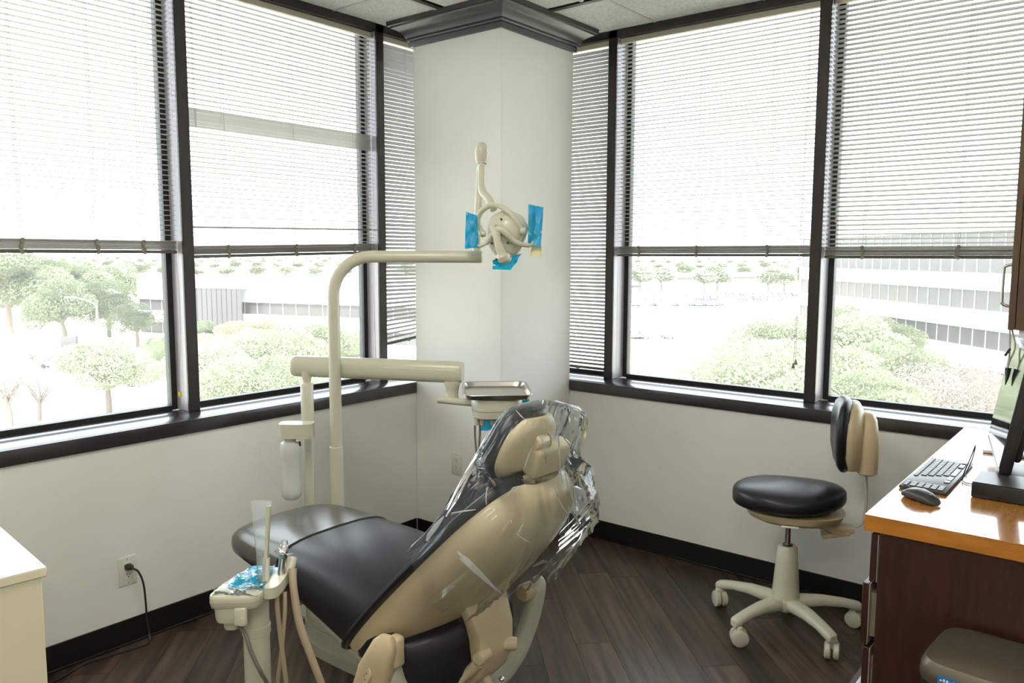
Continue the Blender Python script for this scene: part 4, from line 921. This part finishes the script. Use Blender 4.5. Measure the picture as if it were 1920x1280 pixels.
# keyboard
kc0 = Vector((-.512, 2.845, DZ)); KB = thing('keyboard', 'slim black keyboard on the orange countertop', 'keyboard', kc0, R(0))
obj('keyboard_case', MB().rbox(-.066, .066, -.225, .225, .001, .011, .004, 2).xf(Matrix.Translation(kc0)), 'kbd', KB)
capm = {}
def keycap(cx, cy, lx, ly):
    k_ = (round(lx, 4), round(ly, 4))
    if k_ not in capm: capm[k_] = mesh('keycap', MB().loft([[(a*lx/2*s_, b*ly/2*s_, z) for a, b in ((-1, -1), (1, -1), (1, 1), (-1, 1))] for z, s_ in ((.0, 1), (.0022, .97), (.0028, .9))]), 'keycap', 0)
    o_ = bpy.data.objects.new('keycap', capm[k_]); COL.objects.link(o_); o_.parent = KB; o_.location = (cx, cy, .0112)
rows = [.050, .030, .011, -.008, -.027, -.046]
for i, rx in enumerate(rows):
    ly = .0143; lx = .016 if i else .011
    offs = [0, .0, .009, .013, .018, 0][i]; nkey = [15, 14, 13, 12, 11, 4][i]
    X = -rx
    if i == 5:
        for cy, l_ in ((.135, .05), (.035, .105), (-.055, .05), (-.10, .03), (.19, .03)): keycap(X, cy, lx, l_)
    else:
        for k in range(nkey): keycap(X, .192-offs-k*.0188, lx, ly)
    for k in range(3): keycap(X, -.170-k*.0185, lx, ly)
# mouse
ms = Vector((-.495, 2.522, DZ)); MS = thing('mouse', 'black computer mouse near the front corner of the countertop', 'mouse', ms, R(-30))
rings = []
for x, hw, hz in ((-.056, .010, .010), (-.050, .022, .020), (-.03, .029, .031), (-.005, .030, .034), (.02, .029, .029), (.042, .026, .020), (.054, .018, .013), (.058, .008, .009)):
    rings.append([(x, a*hw, .0015+hz/2+b*hz/2) for a, b in se(20, 2.6)])
obj('mouse_shell', MB().loft(rings), 'kbd', MS, local=True)
obj('scroll_wheel', MB().lathe([(0, -.004), (.008, -.004), (.009, 0), (.008, .004), (0, .004)], (.034, 0, .020), 14, (0, 1, 0)), 'dark', MS, local=True)
# thin black cable loop standing by the keyboard
o = obj('wire_loop', MB().tube(cr([(-.40, 2.80, DZ+.004), (-.428, 2.81, DZ+.003), (-.440, 2.835, DZ+.006), (-.438, 2.86, DZ+.03), (-.432, 2.90, DZ+.06), (-.425, 2.94, DZ+.098), (-.428, 2.91, DZ+.055), (-.436, 2.875, DZ+.02), (-.43, 2.84, DZ+.012)], 6), .0017, 8), 'dark'); tag(o, 'thin black wire looping up at the right end of the keyboard', 'wire')

# ------------------------------------------------------------------ step bin in front of the cabinet
tb = Vector((-.222, 2.145, 0)); TB = thing('step_bin', 'champagne metal step bin with a blue sticker beside the drawer cabinet', 'trash can', tb, R(-4))
def rr_(hx, hy, z, e=5): return [(a*hx, b*hy, z) for a, b in se(40, e)]
obj('bin_body', MB().loft([rr_(.150, .130, .004), rr_(.155, .134, .02), rr_(.155, .134, 0.59)]), 'champ', TB, local=True)
obj('rim_band', MB().loft([rr_(.158, .137, 0.58), rr_(.158, .137, 0.597)]), 'black', TB, local=True)
obj('bin_lid', MB().loft([rr_(.160, .139, 0.598), rr_(.162, .141, 0.61), rr_(.160, .139, 0.631), rr_(.150, .129, 0.647), rr_(.120, .10, 0.655, 4), rr_(.06, .05, 0.658, 4)]), 'champ', TB, local=True)
obj('foot_pedal', MB().rbox(-.05, .05, -.165, -.13, .012, .022, .004), 'black', TB, local=True)
stk = obj('sticker', MB().rbox(-.105, -.055, -.1425, -.1405, 0.597, 0.629, .0004, 1), 'stick', TB, local=True, label='blue sticker with a white text strip')
obj('sticker_strip', MB().box(-.100, -.060, -.1428, -.1424, 0.6, 0.612), 'paper', stk, 0, local=True)
random.seed(5)
for k in range(9): obj('print_mark', MB().box(-.098+k*.0042, -.098+k*.0042+random.uniform(.0015, .003), -.1431, -.1428, 0.602, 0.602+random.uniform(.004, .008)), 'dark', stk, 0, local=True)
for k in range(6): obj('print_mark', MB().box(-.100+k*.0068, -.100+k*.0068+.0045, -.1428, -.1425, 0.617, 0.617+random.uniform(.003, .007)), 'paper', stk, 0, local=True)
stk2 = obj('sticker', MB().rbox(-.150, -.112, -.1395, -.1365, 0.535, 0.59, .0004, 1), 'paper', TB, local=True, label='white barcode label')
for k in range(10): obj('print_mark', MB().box(-.147+k*.0033, -.147+k*.0033+random.uniform(.0007, .002), -.1399, -.1396, 0.54, 0.585), 'dark', stk2, 0, local=True)

# ------------------------------------------------------------------ white cabinet, left foreground
ca_ = R(-5.5); cc = PX(88, 1068, 1.93); cm = L2W((cc.x, cc.y, 0), ca_)
WC = thing('white_cabinet', 'cream side cabinet with white top in the lower left corner', 'cabinet', (cc.x-.3, cc.y-.3, 0), ca_)
zt2 = cc.z+.006
def WB(name, x0, x1, y0, y1, z0, z1, mat, b=.002): return obj(name, MB().rbox(x0, x1, y0, y1, z0, z1, b, 1).xf(cm), mat, WC)
WB('top_board', -.62, .0, -.62, .0, zt2-.022, zt2, 'cream'); WB('top_sheet', -.62, -.0005, -.62, -.0005, zt2+.0002, zt2+.0012, 'white', .0004)
WB('cabinet_body', -.60, -.012, -.60, -.012, .06, zt2-.0225, 'cream'); WB('plinth', -.57, -.04, -.57, -.04, .0, .06, 'black')
WB('side_panel', -.0115, -.004, -.60, -.012, .06, zt2-.0225, 'cream', .0008)

# ------------------------------------------------------------------ outlets
def outlet(name, label, fr_, wdt=.075, hgt=.118):
    """fr_: matrix, local x right, z up, -y out of the wall"""
    t = thing(name, label, 'outlet', fr_.translation); 
    obj('cover_plate', MB().rbox(-wdt/2, wdt/2, -.006, 0, -hgt/2, hgt/2, .002, 2).xf(fr_), 'plate', t)
    obj('receptacle', MB().rbox(-.0175, .0175, -.008, -.0055, -.035, .035, .001, 1).xf(fr_), 'plate', t)
    for z0_ in (-.019, .019):
        for x0_, h_ in ((-.0065, .008), (.0065, .0065)): obj('slot', MB().box(x0_-.0012, x0_+.0012, -.0084, -.0079, z0_+.002, z0_+.002+h_).xf(fr_), 'dark', t, 0)
        obj('ground_hole', MB().lathe([(0, 0), (.0026, 0), (.0026, .0005), (0, .0005)], (0, -.0079, z0_-.006), 10, (0, -1, 0)).xf(fr_), 'dark', t, 0)
    for z0_ in (-.050, .050): obj('screw', MB().lathe([(0, 0), (.003, 0), (.002, .001), (0, .001)], (0, -.006, z0_), 10, (0, -1, 0)).xf(fr_), 'steel', t)
    return t
def wallpt(px_, py_, axis, val):
    d = rt2*((px_-960)/FPX)-up2*((py_-640)/FPX)+fw; o_ = Vector((0, 0, 1.6)); t = (val-o_[axis])/d[axis]; return o_+d*t
p = wallpt(238.5, 1069, 0, XL); ML = Matrix.Translation(p) @ Matrix.Rotation(R(90), 4, 'Z')
outlet('wall_outlet', 'white outlet with a black plug on the left wall near the floor', ML)
p2 = wallpt(857, 869, 1, CY); outlet('wall_outlet', 'white duplex outlet on the column behind the chair', Matrix.Translation(p2))
PC = thing('power_cord', 'black power cord plugged into the left wall outlet, trailing on the floor', 'cord', (p.x+.03, p.y, 0))
obj('plug', MB().loft([[tuple(ML @ Vector((a*s_, y, .019+b*s_*.8))) for a, b in se(16, 3)] for y, s_ in ((-.0085, .015), (-.030, .014), (-.036, .009), (-.044, .0065))]), 'dark', PC)
obj('cord', MB().tube(cr([ML @ Vector((0, -.042, .019)), ML @ Vector((.016, -.060, .006)), ML @ Vector((.034, -.062, -.05)), ML @ Vector((.045, -.052, -.14)), ML @ Vector((.05, -.045, -.22)), (XL+.05, p.y+.055, .03), (XL+.075, p.y+.03, .006), (XL+.06, p.y-.08, .0055), (XL+.045, p.y-.2, .0055), (XL+.09, p.y-.34, .0055), (XL+.10, p.y-.6, .0055)], 6), .0042, 8), 'dark', PC)

# ------------------------------------------------------------------ outdoors: ground far below, trees, two office blocks, a parking lot
GZ = -14.0
def GP(lat, dep, z=GZ): return Vector((0, 0, z))+RH*lat+FH*dep
def gpx(px_, py_, z=GZ):
    v = wallpt(px_, py_, 2, z); return v
g = MB(); N = 24
g.add([(-900, -300, GZ), (700, -300, GZ), (700, 1500, GZ), (-900, 1500, GZ)], [(0, 1, 2, 3)])
gr = obj('ground', g, 'lawn', None, 0); gr['kind'] = 'structure'
def quad(name, pts, mat, dz):
    mb = MB().loft([[(p.x, p.y, GZ+.001) for p in pts], [(p.x, p.y, GZ+dz) for p in pts]]); o_ = obj(name, mb, mat, None, 0); o_['kind'] = 'structure'; return o_
quad('parking_lot', [gpx(1120, 640), gpx(1540, 640), gpx(1600, 545), gpx(1100, 540)], 'road', .06)
quad('street', [gpx(-60, 775), gpx(20, 700), gpx(330, 645), gpx(480, 640), gpx(500, 655), gpx(330, 670), gpx(170, 740), gpx(60, 830)], 'road', .08)
quad('side_lane', [gpx(-60, 660), gpx(330, 655), gpx(330, 668), gpx(-60, 690)], 'road', .06)
quad('front_lot', [gpx(330, 690), gpx(760, 655), gpx(800, 690), gpx(330, 750)], 'road', .07)

def foliage(seed, n, blobs, size, mat):
    rnd = random.Random(seed); V = []; F_ = []
    tot = sum(b[3]*b[3]*b[4] for b in blobs)
    for bx_, by_, bz_, br_, bh_ in blobs:
        for _ in range(int(n*br_*br_*bh_/tot)):
            while True:
                v = Vector((rnd.uniform(-1, 1), rnd.uniform(-1, 1), rnd.uniform(-1, 1)))
                if .12 < v.length_squared < 1: break
            v = v.normalized()*v.length**.45
            c = Vector((bx_+v.x*br_, by_+v.y*br_, bz_+v.z*bh_))
            d1 = Vector((rnd.gauss(0, 1), rnd.gauss(0, 1), rnd.gauss(0, .6))).normalized(); d2 = d1.orthogonal().normalized()
            s_ = size*rnd.uniform(.6, 1.35); o_ = len(V)
            V += [c+d1*s_, c+d2*s_*.7, c-d1*s_*.9+d2*s_*.2, c-d2*s_*.6]; F_.append((o_, o_+1, o_+2, o_+3))
    me = bpy.data.meshes.new('foliage'); me.from_pydata([v[:] for v in V], [], F_); me.materials.append(M[mat]); return me
def trunk(seed, h, blobs, r=.3):
    rnd = random.Random(seed); mb = MB(); top = Vector((rnd.uniform(-.2, .2), rnd.uniform(-.2, .2), h*.35))
    mb.tube(cr([(0, 0, -.1), (rnd.uniform(-.1, .1), 0, h*.15), top], 3), [r*1.4]+[r]*4+[r*.85]*2, 8)
    for b in blobs: mb.tube(cr([top-UP*.15, (top+Vector(b[:3]))*.5+Vector((rnd.uniform(-.3, .3), rnd.uniform(-.3, .3), .1)), Vector(b[:3])], 3), [r*.6, r*.5, r*.42, r*.34, r*.28, r*.2, r*.1], 6)
    return mesh('trunk', mb, 'bark', 60)
def variant(seed, mat, h, w_, n, size, nb=7):
    rnd = random.Random(seed); bl = []
    for k in range(nb):
        a = k/nb*2*PI+rnd.uniform(-.4, .4); q = rnd.uniform(.25, .62)*w_/2
        bl.append((math.cos(a)*q, math.sin(a)*q, h*rnd.uniform(.42, .80), w_*rnd.uniform(.15, .27), h*rnd.uniform(.13, .22)))
    bl.append((0, 0, h*.80, w_*.26, h*.2))
    return foliage(seed, n, bl, size, mat), trunk(seed, h, bl)
VAR = dict(oak=[variant(1, 'leaf1', 9, 12, 15000, .14, 9), variant(2, 'leaf1', 9, 11, 15000, .14, 9)], bright=[variant(3, 'leaf2', 8, 11, 15000, .125, 9), variant(4, 'leaf2', 9, 10, 15000, .125, 9), variant(14, 'leaf2', 9, 12, 15000, .125, 11)],
           autumn=[variant(5, 'leaf3', 7, 9, 8000, .13, 9)], bare=[variant(6, 'leaf4', 8, 9, 7000, .075, 9)], far=[variant(7, 'leaf5', 8, 15, 2200, .55)])
LAB = dict(oak='dark evergreen oak', bright='bright green leafy tree', autumn='orange-tinted half-bare tree', bare='bare pale-twigged tree', far='hazy distant tree on the horizon')
def tree(kind, px_, py_, sc=1.0, label=None, group=None, dep=None, zs=1.0):
    v = VAR[kind][random.randrange(len(VAR[kind]))]; pos = gpx(px_, py_)
    t = thing('shade_tree' if kind != 'far' else 'distant_tree', label or LAB[kind], 'tree', pos, random.uniform(0, 6.28), group)
    for nm, me in (('foliage', v[0]), ('trunk', v[1])):
        o_ = bpy.data.objects.new(nm, me); COL.objects.link(o_); o_.parent = t
    t.scale = (sc, sc, sc*zs); return t
random.seed(21)
tree('bright', 205, 778, .95, 'bright green tree below the leftmost window, nearest the glass')
tree('oak', 122, 648, 1.30, 'dark oak with a forked trunk left of the street lamp')
tree('oak', 205, 640, 1.25, 'broad dark oak right behind the street lamp')
tree('oak', 258, 650, .85, 'dark oak against the left end of the low white building')
tree('oak', 20, 625, 1.9, 'tall dark tree at the left edge of the view')
for q in ((70, 590, 1.7), (150, 585, 1.6), (230, 580, 1.5), (-30, 600, 1.8)): tree('oak', q[0], q[1], q[2], 'dark tree in the grove behind the street lamp', 'grove behind the street lamp')
for q in ((20, 800, .75), (-40, 760, .9), (75, 790, .6), (120, 700, .35), (60, 690, .4)): tree('bare', q[0], q[1], q[2], 'bare pale-twigged tree at the lower left of the leftmost window', 'bare trees on the left')
tree('bright', 330, 745, .8, 'leafy green tree just behind the left mullion')
for q in ((300, 690, .5), (385, 665, .6)): tree('oak', q[0], q[1], q[2], 'small dark tree by the parked cars left of the lamp pole', 'small dark trees by the cars')
for q in ((420, 700, .75), (470, 690, .8), (530, 690, .75), (450, 640, .8), (510, 635, .8), (400, 630, .9), (560, 645, .8), (490, 660, .8), (590, 680, .8), (620, 700, .7), (440, 670, .8), (385, 690, .7)): tree('autumn', q[0], q[1], q[2], 'orange-tinted tree in front of the low white building', 'orange-tinted trees')
for q in ((410, 800, .9), (470, 780, 1.0), (540, 770, .95), (610, 750, .95), (380, 780, .8), (440, 830, .8), (520, 820, .8), (660, 735, .8)): tree('bright', q[0], q[1], q[2], 'pale green tree below the window behind the delivery arm', 'green trees behind the delivery arm')
for q in ((480, 605, .9), (530, 608, .8), (400, 600, 1.0)): tree('bare', q[0], q[1], q[2], 'bare tree against the dark glass of the low white building', 'bare trees by the building')
for q in ((1400, 860, 1.05), (1470, 830, 1.1), (1560, 860, 1.1), (1640, 840, 1.1), (1600, 780, 1.15), (1668, 800, 1.0), (1520, 770, 1.1), (1440, 770, 1.05), (1480, 720, .95), (1380, 800, .8), (1570, 720, 1.1), (1640, 740, 1.0), (1540, 900, .9), (1480, 900, .9), (1620, 910, .9),):
    tree('bright', q[0], q[1], q[2], 'bright green tree in the thick canopy below the far windows', 'canopy below the far windows')
for q in ((1720, 880, 1.0), (1790, 850, 1.0), (1840, 880, 1.0), (1290, 830, .8), (1220, 850, .8), (1330, 760, .7)): tree('bare', q[0], q[1], q[2], 'bare pale-twigged tree among the canopy below the far windows', 'bare trees below the far windows')
tree('bright', 1832, 800, .55, 'yellow-green tree at the foot of the far office block')
for q in ((1200, 548, 1.5), (1240, 545, 1.4), (1320, 548, 1.3), (1345, 546, 1.3), (1440, 548, 1.2), (1470, 548, 1.2), (1190, 530, 1.6)): tree('far', q[0], q[1], q[2]*.9, 'pale tree at the edge of the parking lot', 'trees at the edge of the parking lot')
for lo, hi in ((-70, 760), (1120, 1560)):
    for row, py_ in enumerate((489, 497, 508, 524)):
        d_ = 15.6*FPX/(py_-468); stp = 15.5/d_*FPX; px_ = lo+row*17
        while px_ < hi:
            tree('far', px_+random.uniform(-2, 2), py_, random.uniform(1.0, 1.22), None, 'trees on the horizon'); px_ += stp
def block(name, label, a, b, depth, bands, top, npane, extra=None):
    """office block: a->b facade line, white spandrel bands and glazed bands of separate panes"""
    t = thing(name, label, 'building', (a.x, a.y, GZ)); d = (b-a); L_ = d.length; ux = d.normalized(); nv = Vector((-ux.y, ux.x, 0))
    if nv.dot(a) > 0: nv = -nv            # towards us
    def slab(u0, u1, o0, o1, z0, z1):
        pts = [a+ux*u0+nv*o0, a+ux*u1+nv*o0, a+ux*u1+nv*o1, a+ux*u0+nv*o1]
        return MB().loft([[(p.x, p.y, z0) for p in pts], [(p.x, p.y, z1) for p in pts]])
    obj('core', slab(.5, L_-.5, -depth, -.8, GZ, top-.3), 'bwhite', t, 0)
    for kind, z0, z1 in bands:
        if kind == 'w': obj('spandrel_band', slab(0, L_, -depth-.3, .0, z0, z1), 'bwhite', t, 0)
        else:
            for k in range(npane):
                u0, u1 = L_*k/npane, L_*(k+1)/npane
                obj('window_pane', slab(u0+.06, u1-.06, -.55, -.45, z0, z1), 'bglass', t, 0)
                obj('window_bar', slab(u1-.06, u1+.06, -.6, -.38, z0, z1), 'bbar', t, 0)
    return t
rb = block('office_block', 'white-banded office block outside the far right window', GP(48.6, 62), GP(43.2, 121), 30,
      [('g', 1.95, 4.2), ('w', 4.2, 6.4), ('w', 0.02-1.72, 0.02), ('g', .02, 1.95), ('g', -3.7, -1.7), ('w', -5.6, -3.7), ('g', -7.5, -5.6), ('w', -9.5, -7.5), ('g', -11.4, -9.5), ('w', GZ, -11.4)], 6, 30)
lb = block('low_office_building', 'long low white office building left of the lamp pole', GP(-66, 141), GP(-4, 116), 30,
      [('w', -6.2, -2.8), ('g', -8.15, -6.2), ('w', -10.15, -8.15), ('g', -12.1, -10.15), ('w', GZ, -12.1)], -2.9, 26)
# glazed stair block on the low building
sb = lb
for k in range(10): obj('stair_pane', MB().rbox(-5+k*1.0+.05, -5+(k+1)*1.0-.05, -.1, .1, GZ, -3.9, .02, 1).xf(L2W(GP(-48.5, 131.5, 0), YAW-R(20))), 'bglass', sb, 0)
obj('stair_roof', MB().box(-5.2, 5.2, -.2, 3, -3.9, -3.4).xf(L2W(GP(-48.5, 131.5, 0), YAW-R(20))), 'bwhite', sb, 0)
# distant low roofs beyond the parking lot
for i, (px_, py_, ww, hh) in enumerate(((1270, 530, 26, 5), (1410, 528, 30, 5), (1165, 545, 20, 4))):
    c = gpx(px_, py_); bt_ = thing('distant_building', ['pale low building beyond the middle of the parking lot', 'pale low building beyond the right of the parking lot', 'pale low building beyond the left of the parking lot'][i], 'building', c)
    m_ = L2W(c, YAW); obj('wall', MB().box(-ww/2, ww/2, 0, 14, 0, hh).xf(m_), 'bwhite', bt_, 0); obj('window_strip', MB().box(-ww/2+1, ww/2-1, -.1, 0, hh*.35, hh*.65).xf(m_), 'bglass', bt_, 0); obj('roof', MB().box(-ww/2-.4, ww/2+.4, -.4, 14.4, hh, hh+.5).xf(m_), 'bbar', bt_, 0)

# street lamp
l0 = gpx(186, 668); SL = thing('street_lamp', 'white street lamp post with a bent arm outside the leftmost window', 'street lamp', l0)
hz_ = PX(172, 570, (l0-Vector((0, 0, 1.6))).dot(fw)).z
obj('lamp_post', MB().tube([l0, Vector((l0.x, l0.y, hz_))], [.20, .13], 10), 'pole', SL)
obj('lamp_arm', MB().tube(cr([Vector((l0.x, l0.y, hz_-.1)), Vector((l0.x, l0.y, hz_+.6))-RH*1.4, Vector((l0.x, l0.y, hz_+1.1))-RH*3.2], 4), .10, 8), 'pole', SL)
obj('lamp_head', MB().rbox(-.9, .9, -.25, .25, -.12, .12, .08).xf(Matrix.Translation(Vector((l0.x, l0.y, hz_+1.1))-RH*3.9) @ Matrix.Rotation(YAW, 4, 'Z')), 'pole', SL)
# monument sign under the oaks
g0 = gpx(131, 655); o = obj('monument_sign', MB().rbox(-1.3, 1.3, -.3, .3, 0, 2.2, .06).xf(L2W(g0, YAW)), 'bglass'); tag(o, 'dark monument sign on the lawn under the oaks', 'sign')

# cars
def carmesh(mat):
    mb = MB()
    body = [(-2.2, .35, .75), (-2.1, .30, .95), (-1.2, .28, 1.0), (1.0, .28, .95), (1.9, .30, .85), (2.2, .35, .62)]
    mb.loft([[(x, a*.88, (z0+z1)/2+b*(z1-z0)/2) for a, b in se(12, 4)] for x, z0, z1 in body])
    me = mesh('car_body', mb, mat, 50); return me
cab_ = mesh('car_cabin', MB().loft([[(x*s_-.15, y*.78*s2, z) for x, y in ((-1.45, -1), (1.25, -1), (1.25, 1), (-1.45, 1))] for z, s_, s2 in ((.92, 1, 1), (1.42, .62, .84), (1.46, .55, .78))]), 'bglass', 0)
whl = mesh('wheel', MB().lathe([(0, -.1), (.32, -.1), (.32, .1), (0, .1)], (0, 0, 0), 12, (0, 1, 0)), 'tyre', 0)
CM = {k: carmesh(k) for k in ('carw', 'cars', 'card', 'carb', 'carr')}
CN = dict(carw='white', cars='silver', card='black', carb='blue', carr='red')
def car(pos, rz, k, label, group):
    t = thing('parked_car', label, 'car', pos+UP*.085, rz, group)
    for nm, me in (('car_body', CM[k]), ('car_cabin', cab_)):
        o_ = bpy.data.objects.new(nm, me); COL.objects.link(o_); o_.parent = t
    for wx in (-1.35, 1.35):
        for wy in (-.8, .8):
            o_ = bpy.data.objects.new('wheel', whl); COL.objects.link(o_); o_.parent = t; o_.location = (wx, wy, .32)
random.seed(33)
for row, (py_, n_, xa, xb) in enumerate(((556, 26, 1180, 1500), (563, 24, 1175, 1495), (573, 22, 1170, 1400), (634, 9, 1178, 1260))):
    for k in range(n_):
        if random.random() < .22: continue
        kk = random.choice(('carw', 'cars', 'cars', 'card', 'carb', 'carw')); px_ = xa+(xb-xa)*k/n_
        car(gpx(px_, py_), YAW+R(90)+random.choice((0, PI)), kk, 'small %s car in parking row %s of the far lot' % (CN[kk], ('farthest', 'second farthest', 'third', 'nearest')[row]), 'cars in the far parking lot')
car(gpx(106, 690), YAW+R(10), 'carw', 'white car driving on the street at the left', None)
car(gpx(318, 672), YAW, 'carw', 'white car parked beside the left mullion', None)
car(gpx(375, 684), YAW+R(80), 'cars', 'silver car parked just right of the left mullion', None)
